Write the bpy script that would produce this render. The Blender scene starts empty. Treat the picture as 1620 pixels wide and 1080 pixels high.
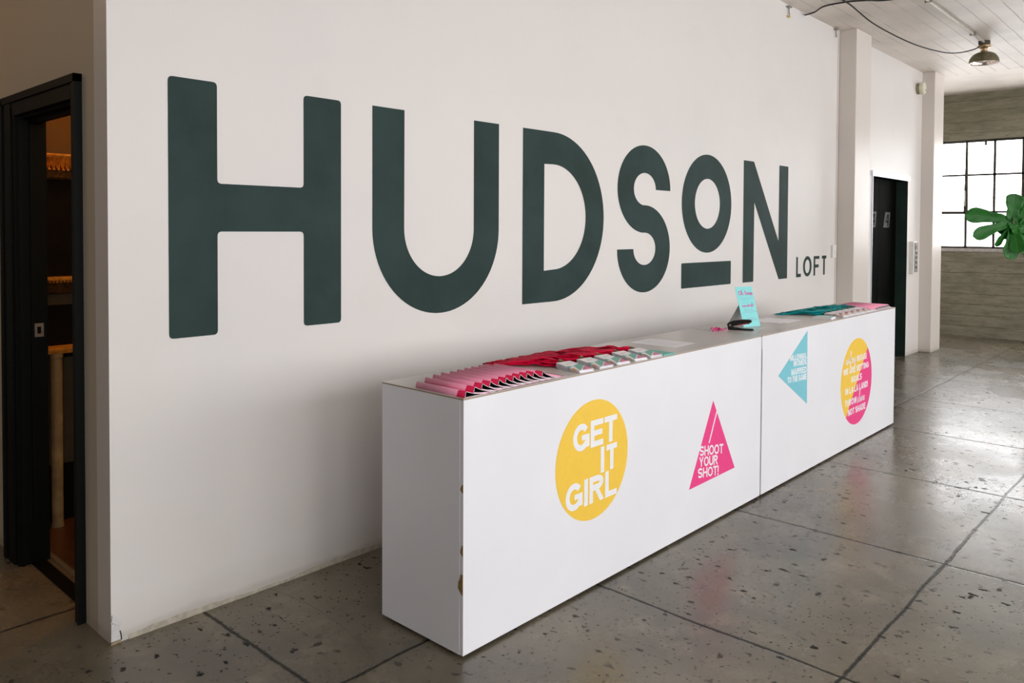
import bpy, bmesh, math, random
from mathutils import Vector, Matrix
random.seed(7)
C = bpy.context.scene.collection
scene = bpy.context.scene

# ------------------------------------------------------------------ camera
YAW, PITCH, ROLL = 0.8271, 0.0248, 0.0049
fw = Vector((math.sin(YAW)*math.cos(PITCH), math.cos(YAW)*math.cos(PITCH), -math.sin(PITCH)))
rt = Vector((math.cos(YAW), -math.sin(YAW), 0)); up = rt.cross(fw)
r2 = rt*math.cos(ROLL)+up*math.sin(ROLL); u2 = -rt*math.sin(ROLL)+up*math.cos(ROLL)
cd = bpy.data.cameras.new('camera'); cam = bpy.data.objects.new('camera', cd); C.objects.link(cam)
cd.lens = 27.891; cd.sensor_width = 36; cd.shift_y = -145.3/1620
cd.clip_start = 0.05; cd.clip_end = 200
cam.matrix_world = Matrix(((r2.x, u2.x, -fw.x, -1.1026), (r2.y, u2.y, -fw.y, -2.9649), (r2.z, u2.z, -fw.z, 1.5), (0, 0, 0, 1)))
scene.camera = cam

# ------------------------------------------------------------------ world, exposure
SKY = 6.0
w = bpy.data.worlds.new('world'); scene.world = w; w.use_nodes = True
bg = w.node_tree.nodes['Background']; bg.inputs[0].default_value = (0.985, 0.985, 1.0, 1); bg.inputs[1].default_value = SKY
vs = scene.view_settings
vs.view_transform = 'Standard'; vs.look = 'None'; vs.exposure = 0.17; vs.gamma = 1; vs.use_curve_mapping = False
scene.cycles.max_bounces = 10; scene.cycles.diffuse_bounces = 6; scene.cycles.use_denoising = True
scene.cycles.sample_clamp_indirect = 8

H_CEIL = 3.482
FRONT_Y = -7.5
FRONT_WINDOWS = [(-4.2, -1.4), (-.9, 2.9), (3.3, 7.1), (7.5, 11.3)]
WZ0, WZ1 = 0.75, 3.25
def portal(name, loc, size, rot):
    l = bpy.data.lights.new(name, 'AREA'); l.shape = 'RECTANGLE'; l.size, l.size_y = size
    l.cycles.is_portal = True
    o = bpy.data.objects.new(name, l); C.objects.link(o); o.location = loc; o.rotation_euler = rot
for i, (a, b) in enumerate(FRONT_WINDOWS):
    portal('window_daylight', ((a+b)/2, FRONT_Y+.01, (WZ0+WZ1)/2), (b-a, WZ1-WZ0), (math.pi/2, 0, 0))
FAR_X = 11.8
FW_Y0, FW_Y1, FW_Z0, FW_Z1 = -2.56, 1.07, 1.265, 2.83
portal('window_daylight', (FAR_X-.01, (FW_Y0+FW_Y1)/2, (FW_Z0+FW_Z1)/2), (FW_Z1-FW_Z0, FW_Y1-FW_Y0), (0, math.pi/2, 0))
def point(name, loc, e, col, r=.05):
    l = bpy.data.lights.new(name, 'POINT'); l.energy = e; l.color = col; l.shadow_soft_size = r
    o = bpy.data.objects.new(name, l); C.objects.link(o); o.location = loc
point('back_room_lamp', (1.0, .75, 3.1), 32, (1.0, .50, .16), .06)
point('side_wall_lamp', (-1.6, 2.4, 3.0), 16, (1.0, .62, .32), .1)
point('ceiling_lamp_bulb', (8.31, -.955, 3.375), .35, (1.0, .62, .3), .01)

# ------------------------------------------------------------------ materials
def srgb(r, g, b):
    f = lambda c: (c/255/12.92) if c/255 <= .04045 else ((c/255+.055)/1.055)**2.4
    return (f(r), f(g), f(b), 1)
class NT:
    def __init__(s, name):
        s.m = bpy.data.materials.new(name); s.m.use_nodes = True; s.t = s.m.node_tree; s.n = s.t.nodes
        s.b = s.n['Principled BSDF']
        s.tc = s.n.new('ShaderNodeTexCoord'); s.geo = s.n.new('ShaderNodeNewGeometry')
    def link(s, a, b): s.t.links.new(a, b)
    def node(s, ty, **kw):
        n = s.n.new('ShaderNode'+ty)
        for k, v in kw.items(): setattr(n, k, v)
        return n
    def setin(s, sock, v):
        if isinstance(v, (int, float)): sock.default_value = v
        elif isinstance(v, tuple): sock.default_value = v
        else: s.link(v, sock)
    def noise(s, scale, detail=4, rough=.5, vec=None, dist=0):
        n = s.node('TexNoise'); n.inputs['Scale'].default_value = scale; n.inputs['Detail'].default_value = detail
        n.inputs['Roughness'].default_value = rough; n.inputs['Distortion'].default_value = dist
        s.link(vec if vec is not None else s.geo.outputs['Position'], n.inputs['Vector']); return n.outputs['Fac']
    def mapping(s, scale=(1, 1, 1), loc=(0, 0, 0), src=None):
        n = s.node('Mapping'); n.inputs['Scale'].default_value = scale; n.inputs['Location'].default_value = loc
        s.link(src if src is not None else s.geo.outputs['Position'], n.inputs['Vector']); return n.outputs[0]
    def math(s, op, a, b=0.0, c=0.0, clamp=False):
        n = s.node('Math', operation=op, use_clamp=clamp)
        s.setin(n.inputs[0], a); s.setin(n.inputs[1], b); s.setin(n.inputs[2], c); return n.outputs[0]
    def mix(s, f, a, b):
        n = s.node('Mix', data_type='RGBA'); s.setin(n.inputs['Factor'], f); s.setin(n.inputs[6], a); s.setin(n.inputs[7], b); return n.outputs[2]
    def ramp(s, f, lo, hi):
        n = s.node('MapRange'); n.interpolation_type = 'SMOOTHSTEP'
        s.setin(n.inputs[0], f); n.inputs[1].default_value = lo; n.inputs[2].default_value = hi; return n.outputs[0]
    def xyz(s):
        n = s.node('SeparateXYZ'); s.link(s.geo.outputs['Position'], n.inputs[0]); return n.outputs
    def bump(s, h, strength=.2, dist=.01):
        n = s.node('Bump'); n.inputs['Strength'].default_value = strength; n.inputs['Distance'].default_value = dist
        s.link(h, n.inputs['Height']); s.link(n.outputs[0], s.b.inputs['Normal'])
    def out(s, col=None, rough=None, **kw):
        if col is not None: s.setin(s.b.inputs['Base Color'], col)
        if rough is not None: s.setin(s.b.inputs['Roughness'], rough)
        for k, v in kw.items(): s.setin(s.b.inputs[k.replace('_', ' ')], v)
        return s.m
_mats = {}
def simple(name, rgb, rough=.5, var=.06, scale=30, bump=0, **kw):
    if name in _mats: return _mats[name]
    s = NT(name); c = srgb(*rgb)
    d = tuple(x*(1-var*2) for x in c[:3])+(1,)
    n = s.noise(scale, 3, vec=s.tc.outputs['Object'])
    s.out(s.mix(s.ramp(n, .35, .65), d, c), rough, **kw)
    if bump: s.bump(n, bump, .004)
    _mats[name] = s.m; return s.m

def mat_wall(name, rgb, rgb2, dirt=True, rough=.38):
    s = NT(name); p = s.xyz()
    big = s.noise(.8, 4); mid = s.noise(5, 5); fine = s.noise(120, 3)
    col = s.mix(s.ramp(big, .3, .7), srgb(*rgb), srgb(*rgb2))
    patch = s.ramp(s.noise(1.7, 1, vec=s.mapping((1, 1, 1.3), (3.1, 0, 1.7))), .62, .64)
    col = s.mix(s.math('MULTIPLY', patch, .1), col, srgb(214, 206, 196))
    if dirt:
        edge = s.math('ADD', p[2], s.math('MULTIPLY', mid, -.045))
        band = s.math('SUBTRACT', 1.0, s.ramp(edge, .0, .03))
        grime = s.math('SUBTRACT', 1.0, s.ramp(s.math('ADD', p[2], s.math('MULTIPLY', mid, -.12)), -.05, .12))
        col = s.mix(s.math('MULTIPLY', grime, .22), col, srgb(170, 160, 138))
        col = s.mix(s.math('MULTIPLY', band, .2), col, srgb(112, 104, 84))
    h = s.math('ADD', s.math('MULTIPLY', fine, .12), s.math('MULTIPLY', s.noise(9, 3), 1.0))
    s.bump(h, .12, .01)
    return s.out(col, s.math('ADD', rough, s.math('MULTIPLY', mid, .12)), Specular_IOR_Level=.3)
M_WALL = mat_wall('white_wall_paint', (224, 219, 215), (219, 215, 213))
M_PILLAR = mat_wall('pillar_paint', (216, 208, 200), (211, 203, 197), rough=.3)
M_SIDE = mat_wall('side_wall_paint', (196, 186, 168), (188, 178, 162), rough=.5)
M_BACK = mat_wall('back_room_paint', (104, 80, 50), (96, 72, 44), dirt=False, rough=.6)
M_ROOM = mat_wall('room_wall_paint', (128, 124, 118), (118, 114, 108), rough=.6)

def mat_ceiling(boards=True):
    s = NT('ceiling_boards' if boards else 'ceiling_plaster'); p = s.xyz()
    col = s.mix(s.ramp(s.noise(1.3, 5), .35, .7), srgb(230, 221, 211), srgb(208, 199, 189))
    if boards:
        wob = s.math('MULTIPLY', s.noise(3, 2), .02)
        fr = s.math('FRACT', s.math('DIVIDE', s.math('ADD', s.math('ADD', p[1], 20.0), wob), .142))
        d = s.math('ABSOLUTE', s.math('SUBTRACT', fr, .5))
        line = s.ramp(d, .462, .492)
        vis = s.ramp(s.noise(2.2, 3, vec=s.mapping((.6, 3, 1))), .38, .58)
        dirt = s.math('MULTIPLY', line, s.math('ADD', .2, s.math('MULTIPLY', vis, .5)))
        col = s.mix(dirt, col, srgb(136, 120, 102))
        s.bump(s.math('ADD', s.math('MULTIPLY', line, -1.0), s.math('MULTIPLY', s.noise(14, 4, vec=s.mapping((.3, 1, 1))), .5)), .55, .012)
    else:
        s.bump(s.noise(9, 5), .3, .01)
    return s.out(col, .5)
M_CEIL = mat_ceiling(); M_CEIL2 = mat_ceiling(False)

def mat_floor():
    s = NT('polished_concrete'); p = s.xyz()
    P = s.geo.outputs['Position']
    c1, c2, c3 = srgb(118, 109, 92), srgb(84, 78, 65), srgb(142, 132, 113)
    big = s.noise(.9, 6, .6, dist=.4); mid = s.noise(4.5, 6, .65)
    col = s.mix(s.ramp(big, .32, .68), c1, c2)
    col = s.mix(s.math('MULTIPLY', s.ramp(mid, .5, .75), .6), col, c3)
    stain = s.ramp(s.noise(2.1, 5, .6, vec=s.mapping((1, 1, 1), (5.3, 2.2, 0))), .58, .72)
    col = s.mix(s.math('MULTIPLY', stain, .45), col, srgb(70, 68, 58))
    fine = s.noise(70, 4, .75)
    col = s.mix(s.math('MULTIPLY', s.ramp(fine, .52, .66), .45), col, srgb(78, 75, 68))
    # pits and chips, elongated a little
    spots = 0.0
    for sc, lo, amt, mp in ((20, .24, 1, (1.0, .6, 1)), (9, .13, .95, (.6, 1.0, 1)), (48, .3, .85, (1, 1, 1))):
        v = s.node('TexVoronoi', feature='F1'); v.inputs['Scale'].default_value = sc; v.inputs['Randomness'].default_value = 1
        nm = s.node('TexNoise'); nm.inputs['Scale'].default_value = 40; s.link(P, nm.inputs['Vector'])
        vm = s.node('VectorMath', operation='MULTIPLY_ADD'); s.link(nm.outputs['Color'], vm.inputs[0]); vm.inputs[1].default_value = (.03, .03, 0)
        s.link(s.mapping(mp), vm.inputs[2]); s.link(vm.outputs[0], v.inputs['Vector'])
        cs = s.node('SeparateXYZ'); s.link(v.outputs['Color'], cs.inputs[0])
        sel = s.ramp(cs.outputs[0], .38, .62)
        k = s.math('MULTIPLY', s.math('SUBTRACT', 1.0, s.ramp(v.outputs['Distance'], lo*.5, lo)), s.math('MULTIPLY', sel, amt))
        spots = s.math('MAXIMUM', spots, k)
    dens = s.ramp(s.noise(1.3, 4), .35, .6)
    spots = s.math('MULTIPLY', spots, s.math('ADD', .4, s.math('MULTIPLY', dens, .6)))
    col = s.mix(spots, col, srgb(42, 42, 40))
    # saw-cut slab joints
    wob = s.math('MULTIPLY', s.math('SUBTRACT', s.noise(2.5, 3), .5), .03)
    chip = s.math('MULTIPLY', s.noise(35, 3), .010)
    def joint(coord, off, per, wd):
        fr = s.math('FRACT', s.math('DIVIDE', s.math('ADD', s.math('ADD', coord, off), wob), per))
        d = s.math('MULTIPLY', s.math('ABSOLUTE', s.math('SUBTRACT', fr, .5)), per)
        d = s.math('SUBTRACT', d, chip)
        return s.math('SUBTRACT', 1.0, s.ramp(d, wd*.25-.005, wd-.004))
    jx = joint(p[0], -.345+1.245*20+1.245/2, 1.245, .011)
    jy = joint(p[1], .805+1.2*20+.6, 1.2, .011)
    j = s.math('MAXIMUM', jx, jy)
    # one curved hairline crack left of the counter
    cx = s.math('ADD', s.math('SUBTRACT', p[0], .66), s.math('MULTIPLY', s.math('POWER', s.math('ABSOLUTE', s.math('ADD', p[1], .3)), 2.0), .35))
    cr = s.math('SUBTRACT', 1.0, s.ramp(s.math('ABSOLUTE', s.math('ADD', cx, s.math('MULTIPLY', wob, .8))), .001, .005))
    inr = s.math('MULTIPLY', s.math('LESS_THAN', s.math('ABSOLUTE', s.math('ADD', p[1], .35)), .42), .5)
    col = s.mix(s.math('MULTIPLY', cr, inr), col, srgb(50, 50, 44))
    col = s.mix(s.math('MULTIPLY', j, .9), col, srgb(34, 36, 33))
    rough = s.math('ADD', s.math('ADD', .19, s.math('MULTIPLY', mid, .10)), s.math('MULTIPLY', s.ramp(s.noise(1.6, 3, .5), .35, .7), .08))
    rough = s.math('ADD', rough, s.math('MULTIPLY', spots, .4))
    hgt = s.math('ADD', s.math('MULTIPLY', j, -1.0), s.math('ADD', s.math('MULTIPLY', spots, -.4), s.math('MULTIPLY', mid, .12)))
    s.bump(hgt, .22, .005)
    spec = s.math('MULTIPLY', .72, s.math('SUBTRACT', 1.0, s.math('MULTIPLY', s.math('MAXIMUM', spots, j), .85)))
    return s.out(col, rough, Specular_IOR_Level=spec)
M_FLOOR = mat_floor()

def mat_concrete():
    s = NT('board_formed_concrete'); p = s.xyz()
    wob = s.math('MULTIPLY', s.noise(2, 3), .03)
    fr = s.math('FRACT', s.math('DIVIDE', s.math('ADD', p[2], wob), .155))
    line = s.ramp(s.math('ABSOLUTE', s.math('SUBTRACT', fr, .5)), .44, .49)
    streak = s.noise(3, 6, .65, vec=s.mapping((1, 1, 5)))
    col = s.mix(s.ramp(streak, .3, .7), srgb(148, 142, 124), srgb(118, 113, 96))
    col = s.mix(s.math('MULTIPLY', s.ramp(s.noise(9, 6, .7, vec=s.mapping((1, 1, 3))), .5, .7), .5), col, srgb(92, 86, 68))
    col = s.mix(s.math('MULTIPLY', s.math('MULTIPLY', line, s.ramp(s.noise(3, 4), .42, .62)), .5), col, srgb(66, 60, 46))
    top = s.ramp(s.math('ADD', p[2], s.math('MULTIPLY', s.noise(3, 5), .3)), 2.95, 3.35)
    col = s.mix(s.math('MULTIPLY', top, .35), col, srgb(104, 100, 76))
    s.bump(s.math('ADD', s.math('MULTIPLY', line, -1), streak), .5, .02)
    return s.out(col, .75)
M_CONC = mat_concrete()

M_SIGN = None
def mat_sign():
    s = NT('dark_green_wall_paint')
    c = s.mix(s.ramp(s.noise(3, 5, .6), .35, .7), srgb(42, 62, 60), srgb(34, 53, 49))
    scr = s.ramp(s.noise(6, 5, .8, vec=s.mapping((5, 1, 1))), .66, .74)
    c = s.mix(s.math('MULTIPLY', scr, .25), c, srgb(84, 100, 96))
    s.bump(s.noise(22, 4), .18, .006)
    return s.out(c, .6, Specular_IOR_Level=.18)
M_SIGN = mat_sign()
def mat_laminate(name='white_laminate', rgb=(238, 238, 243), rough=.28):
    s = NT(name)
    c = s.mix(s.ramp(s.noise(1.5, 4), .3, .7), srgb(*rgb), srgb(*[x-5 for x in rgb]))
    st = s.ramp(s.noise(7, 4, .6, vec=s.mapping((3, 3, .5))), .66, .78)
    c = s.mix(s.math('MULTIPLY', st, .16), c, srgb(200, 198, 204))
    return s.out(c, s.math('ADD', rough, s.math('MULTIPLY', s.noise(5, 3), .1)))
M_LAM = mat_laminate(); M_TOP = mat_laminate('counter_top_laminate', (206, 199, 195), .26)
M_CORE = simple('brown_board_core', (150, 118, 70), .8, .12, 60)
M_GAP = simple('grey_edge_band', (176, 172, 182), .5)
M_YEL = simple('yellow_vinyl', (246, 203, 74), .4, .01)
M_PNK = simple('pink_vinyl', (240, 66, 138), .4, .01)
M_BLU = simple('light_blue_vinyl', (124, 200, 214), .4, .01)
M_WHT = simple('white_vinyl', (240, 240, 244), .4, .01)
M_BLACK = simple('black_painted_wood', (8, 11, 8), .5, .1, 20, Specular_IOR_Level=.12)
M_DKGRN = simple('dark_green_black_paint', (10, 15, 12), .45, .1, 20, Specular_IOR_Level=.15)
M_ELEV = simple('black_elevator_enamel', (7, 9, 6), .7, .1, 6, Specular_IOR_Level=.02)
M_ELEV2 = simple('dark_green_steel', (38, 54, 48), .5, .1, 6, Specular_IOR_Level=.2)
M_STEEL = simple('window_steel', (62, 56, 48), .5, .15, 40)
M_METAL = simple('bare_metal', (175, 172, 165), .35, .1, 40, Metallic=.9)
M_ALU = simple('aluminium_edge', (214, 216, 226), .35, .05, 10, Metallic=.4)
M_CHROME = simple('chrome', (190, 185, 175), .2, .05, 30, Metallic=1.0)
M_GOLD = simple('gilding', (240, 168, 62), .38, .15, 40, bump=.3, Metallic=.35)
M_DARKWOOD = simple('dark_stained_wood', (12, 10, 7), .5, .2, 12, Specular_IOR_Level=.15)
M_OLIVE = simple('olive_panel', (66, 62, 44), .6, .1, 10)
M_BEIGE = simple('beige_stone_column', (176, 160, 120), .55, .2, 7)
M_PLASTIC = simple('cream_plastic', (214, 210, 188), .45, .04)
M_WPLAST = simple('white_plastic', (232, 230, 224), .45, .03)
M_GREYPL = simple('grey_panel', (142, 140, 134), .5, .06)
M_RUBBER = simple('black_rubber', (22, 22, 20), .5, .05)
M_BLKPL = simple('black_plastic', (16, 18, 16), .3, .05)
M_PAPER = simple('white_paper', (246, 245, 250), .5, .02)
M_GREYINK = simple('grey_ink', (186, 182, 192), .8, .02)
M_PINKCOV = None
M_CRIM = simple('crimson_print', (196, 30, 70), .35, .06)
M_DARKPAGE = simple('dark_inner_page', (38, 32, 32), .5, .2, 60)  # dark colour for the inward faces of the booklet pages
M_TEAL = simple('teal_card', (112, 192, 178), .45, .04)
M_CARDT = simple('card_mint', (118, 186, 170), .4, .04)
M_CARDP = simple('card_rose', (222, 128, 162), .4, .04)
M_CARDO = simple('card_orange', (240, 170, 60), .4, .04)
M_CARDR = simple('card_burgundy', (176, 44, 84), .4, .05)
M_GLDINK = simple('pale_orange_ink', (232, 190, 160), .5, .05)
M_SIGNC = simple('aqua_card', (132, 218, 220), .5, .02)
M_MAG = simple('magenta_ink', (214, 96, 170), .5, .05)
M_SIGNB = simple('grey_card_back', (206, 198, 194), .7, .03)
M_HOTP = simple('hot_pink_ribbon', (240, 70, 150), .4, .25, 50)
M_SOIL = simple('potting_soil', (50, 38, 28), .9, .3, 60, bump=.5)
M_POT = simple('grey_planter', (120, 118, 112), .5, .1, 12)
M_BARK = simple('brown_bark', (92, 74, 54), .8, .25, 50, bump=.5)
M_BRASS = simple('brass_clip', (168, 148, 104), .3, .15, 90, Metallic=.8)
def mat_wood():
    s = NT('brown_wood_floor'); n = s.noise(6, 5, .6, vec=s.mapping((6, 1, 1)))
    return s.out(s.mix(n, srgb(92, 60, 34), srgb(52, 34, 20)), .3)
M_WOODF = mat_wood()
def mat_ribbon(name, a, b):
    s = NT(name); n = s.noise(26, 4, .6, vec=s.tc.outputs['Object'])
    s.bump(n, .3, .003)
    return s.out(s.mix(s.ramp(n, .3, .7), srgb(*a), srgb(*b)), .55, Specular_IOR_Level=.2)
M_REDR = mat_ribbon('crimson_satin', (232, 14, 72), (200, 6, 54))
M_TEALR = mat_ribbon('teal_satin', (0, 166, 168), (0, 134, 142))
def mat_pinkcover(off=-.088, nm='pink_cover'):
    s = NT(nm)
    x = s.node('SeparateXYZ'); s.link(s.tc.outputs['Object'], x.inputs[0])
    # deep pink cover with a pale pink band that ends on a slant near the bottom edge
    band = s.math('SUBTRACT', s.math('ADD', x.outputs[1], s.math('MULTIPLY', x.outputs[0], .9)), off)
    pale = s.ramp(band, -.001, .001)
    spk = s.ramp(s.noise(160, 4, .7, vec=s.tc.outputs['Object']), .5, .62)
    topz = s.ramp(x.outputs[1], .05, .12)
    c = s.mix(pale, srgb(212, 30, 78), srgb(248, 166, 194))
    c = s.mix(s.math('MULTIPLY', s.math('MULTIPLY', topz, spk), .7), c, srgb(214, 70, 110))
    return s.out(c, .35, Specular_IOR_Level=.3)
M_PINKCOV = mat_pinkcover(); M_PINKFAR = mat_pinkcover(-.15, 'pale_pink_cover')
def mat_leaf():
    s = NT('fiddle_leaf'); 
    uvx = s.node('SeparateXYZ'); s.link(s.tc.outputs['UV'], uvx.inputs[0])
    u, v = uvx.outputs[0], uvx.outputs[1]
    a = s.math('ABSOLUTE', s.math('SUBTRACT', u, .5))
    midrib = s.math('SUBTRACT', 1.0, s.ramp(a, .008, .025))
    side = s.math('FRACT', s.math('MULTIPLY', s.math('SUBTRACT', v, s.math('MULTIPLY', a, .55)), 8.0))
    vein = s.math('SUBTRACT', 1.0, s.ramp(s.math('ABSOLUTE', s.math('SUBTRACT', side, .5)), .02, .08))
    vv = s.math('MAXIMUM', midrib, s.math('MULTIPLY', vein, .5))
    c = s.mix(s.noise(9, 4, vec=s.tc.outputs['Object']), srgb(18, 76, 24), srgb(44, 122, 36))
    c = s.mix(vv, c, srgb(66, 128, 62))
    s.bump(s.math('MULTIPLY', vv, -1.0), .6, .004)
    s.out(c, .45, Specular_IOR_Level=.25)
    tr = s.node('BsdfTranslucent'); tr.inputs[0].default_value = srgb(70, 160, 40)
    mx = s.node('MixShader'); mx.inputs[0].default_value = .16
    out = s.n['Material Output']; s.link(s.b.outputs[0], mx.inputs[1]); s.link(tr.outputs[0], mx.inputs[2]); s.link(mx.outputs[0], out.inputs[0])
    return s.m
M_LEAF = mat_leaf()
def mat_glass():
    s = NT('window_glass'); return s.out((1, 1, 1, 1), .0, Transmission_Weight=1.0, IOR=1.0, Specular_IOR_Level=.2)
M_GLASS = mat_glass()

# ------------------------------------------------------------------ mesh helpers
class MB:
    def __init__(s): s.v = []; s.f = []; s.mi = []; s.uv = {}
    def add(s, vs, fs, mi=0):
        o = len(s.v); s.v += [tuple(v) for v in vs]
        for f in fs: s.f.append(tuple(i+o for i in f)); s.mi.append(mi)
        return s
    def box(s, x0, x1, y0, y1, z0, z1, mi=0):
        vs = [(x, y, z) for z in (z0, z1) for y in (y0, y1) for x in (x0, x1)]
        return s.add(vs, [(0, 2, 3, 1), (4, 5, 7, 6), (0, 1, 5, 4), (2, 6, 7, 3), (0, 4, 6, 2), (1, 3, 7, 5)], mi)
    def prism(s, pts, d, mi=0):            # pts: polygon (3-D), extruded by vector d
        n = len(pts); d = Vector(d); a = [Vector(p) for p in pts]
        vs = a+[p+d for p in a]
        fs = [tuple(range(n))[::-1], tuple(range(n, 2*n))]+[(i, (i+1) % n, n+(i+1) % n, n+i) for i in range(n)]
        return s.add(vs, fs, mi)
    def strip(s, L, R, d, mi=0, closed=False, caps=True):   # ribbon between two point rows, thickness d
        n = len(L); d = Vector(d); L = [Vector(p) for p in L]; R = [Vector(p) for p in R]
        vs = L+R+[p+d for p in L]+[p+d for p in R]; fs = []
        for i in range(n if closed else n-1):
            j = (i+1) % n
            fs += [(i, j, n+j, n+i), (2*n+i, 3*n+i, 3*n+j, 2*n+j), (i, 2*n+i, 2*n+j, j), (n+i, n+j, 3*n+j, 3*n+i)]
        if not closed and caps: fs += [(0, n, 3*n, 2*n), (n-1, 3*n-1, 4*n-1, 2*n-1)]
        return s.add(vs, fs, mi)
    def tube(s, pts, r, seg=8, mi=0, cap=True):
        pts = [Vector(p) for p in pts]; n = len(pts); vs = []; ref = None
        for i, p in enumerate(pts):
            t = (pts[min(i+1, n-1)]-pts[max(i-1, 0)]).normalized()
            if ref is None: ref = t.orthogonal().normalized()
            ref = (ref-t*ref.dot(t)).normalized(); b = t.cross(ref)
            rr = r[i] if isinstance(r, (list, tuple)) else r
            vs += [p+(ref*math.cos(a)+b*math.sin(a))*rr for a in [2*math.pi*k/seg for k in range(seg)]]
        fs = [(i*seg+k, i*seg+(k+1) % seg, (i+1)*seg+(k+1) % seg, (i+1)*seg+k) for i in range(n-1) for k in range(seg)]
        if cap: fs += [tuple(range(seg))[::-1], tuple(range((n-1)*seg, n*seg))]
        return s.add(vs, fs, mi)
    def lathe(s, prof, c, seg=32, mi=0, axis='z', cap=False):    # prof: (r, h)
        vs = []
        for r, h in prof:
            for k in range(seg):
                a = 2*math.pi*k/seg; x, y = r*math.cos(a), r*math.sin(a)
                vs.append((c[0]+x, c[1]+y, c[2]+h) if axis == 'z' else (c[0]+x, c[1]+h, c[2]+y))
        n = len(prof)
        fs = [(i*seg+k, i*seg+(k+1) % seg, (i+1)*seg+(k+1) % seg, (i+1)*seg+k) for i in range(n-1) for k in range(seg)]
        if cap: fs += [tuple(range(seg))[::-1], tuple(range((n-1)*seg, n*seg))]
        return s.add(vs, fs, mi)
    def build(s, name, mats, parent=None, smooth=False, bevel=0, origin=None, recalc=True):
        me = bpy.data.meshes.new(name)
        vs = s.v
        if origin is not None: vs = [(v[0]-origin[0], v[1]-origin[1], v[2]-origin[2]) for v in vs]
        me.from_pydata(vs, [], s.f)
        for m in (mats if isinstance(mats, (list, tuple)) else [mats]): me.materials.append(m)
        me.polygons.foreach_set('material_index', s.mi)
        if recalc:
            bm = bmesh.new(); bm.from_mesh(me); bmesh.ops.recalc_face_normals(bm, faces=bm.faces); bm.to_mesh(me); bm.free()
        if smooth: me.polygons.foreach_set('use_smooth', [True]*len(me.polygons))
        o = bpy.data.objects.new(name, me); C.objects.link(o)
        if origin is not None: o.location = origin
        if bevel:
            b = o.modifiers.new('bevel', 'BEVEL'); b.width = bevel; b.segments = 2; b.limit_method = 'ANGLE'
        if parent is not None: o.parent = parent
        return o
def tag(o, label=None, cat=None, group=None, kind=None):
    if label: o['label'] = label
    if cat: o['category'] = cat
    if group: o['group'] = group
    if kind: o['kind'] = kind
    return o
def empty(name, loc=(0, 0, 0), rz=0, **kw):
    o = bpy.data.objects.new(name, None); C.objects.link(o); o.location = loc; o.rotation_euler = (0, 0, rz)
    o.empty_display_size = .05
    return tag(o, **kw)
def struct(name, mb, m, parent=None, **kw):
    o = mb.build(name, m, parent, **kw)
    if parent is None: o['kind'] = 'structure'
    return o
def copy_tree(o, parent=None):
    c = o.copy(); C.objects.link(c); c.parent = parent
    for ch in list(o.children): copy_tree(ch, c)
    return c

# ------------------------------------------------------------------ the setting
XN, XF = -5.0, FAR_X
struct('floor', MB().box(XN, XF+.3, FRONT_Y-.2, 4.2, -.1, 0), M_FLOOR)
struct('ceiling', MB().box(XN, 10.15, FRONT_Y-.2, 4.2, H_CEIL, H_CEIL+.15), M_CEIL)
struct('trim_1', MB().box(10.15, XF+.3, FRONT_Y-.2, 4.2, H_CEIL+.015, H_CEIL+.15), M_CEIL2)

# back wall with the lettering; lift opening x 7.88..9.13
EX0, EX1, EZ = 7.88, 9.13, 2.11
wb = MB(); wb.box(0, EX0, 0, .12, 0, H_CEIL); wb.box(EX0, EX1, 0, .12, EZ, H_CEIL); wb.box(EX1, 10.05, 0, .12, 0, H_CEIL)
struct('wall_back', wb, M_WALL)
# pillars standing proud of it
for a, b, d in ((6.89, 7.31, .165), (9.65, 10.05, .145)):
    mb = MB(); mb.box(a, b, -d, (0 if a < 8 else 1.2), 0, H_CEIL)
    tag(mb.build('wall_pillar', M_PILLAR, bevel=.006), 'white painted square pillar between the wall lettering and the dark lift doorway' if a < 8 else 'white painted square pillar at the right end of the wall, next to the big window', 'pillar', 'painted pillars along the lettered wall')
struct('wall_alcove', MB().box(10.05, XF, 1.2, 1.35, 0, H_CEIL+.02), M_CONC)
# side wall at x = 0 with a doorway y .285 .. .98
DY0, DY1, DZ = .285, .985, 1.985
ws = MB(); ws.box(0, .1, .12, DY0, 0, H_CEIL); ws.box(0, .1, DY0, DY1, DZ, H_CEIL); ws.box(0, .1, DY1, 4.2, 0, H_CEIL)
struct('wall_side', ws, M_SIDE)
# broken plaster at the bottom of the corner
cp = MB()
cp.prism([(-.002, -.002, .0), (.034, -.002, .0), (.031, -.002, .03), (.026, -.002, .045), (.028, -.002, .063), (.018, -.002, .078), (.0, -.002, .075)], (0, -.002, 0))
cp.prism([(.0, -.003, .085), (.023, -.005, .064), (.034, -.008, .065), (.030, -.006, .076), (.013, -.003, .098), (.003, -.002, .108)], (0, -.004, 0))
cp.box(-.003, .033, -.006, .002, 0, .011, 1)
struct('trim_2', cp, [simple('bare_plaster', (212, 210, 210), .7), simple('crumbled_plaster', (160, 146, 116), .9, .3, 90, bump=.6)])
ck = MB(); ck.prism([(.032, -.005, .01), (.036, -.005, .01), (.034, -.005, .03), (.030, -.005, .045), (.028, -.005, .043), (.031, -.005, .028)], (0, -.001, 0))
struct('trim_3', ck, M_BLACK)
# ragged plaster base along the wall
rb = MB(); n = 150; L = []; R = []
for i in range(n+1):
    x = .06+i*(6.8/n); L.append((x, -.004, 0)); R.append((x, -.001, .014+.008*random.random()+.007*math.sin(i*.35)))
rb.strip(L, R, (0, .008, 0))
struct('baseboard_back', rb, simple('worn_plaster_edge', (186, 178, 162), .9, .12, 40, bump=.4))
# thin vertical seam strip before the pillar
struct('trim_4', MB().box(6.845, 6.851, -.004, 0, 0, H_CEIL), M_PILLAR)

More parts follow.
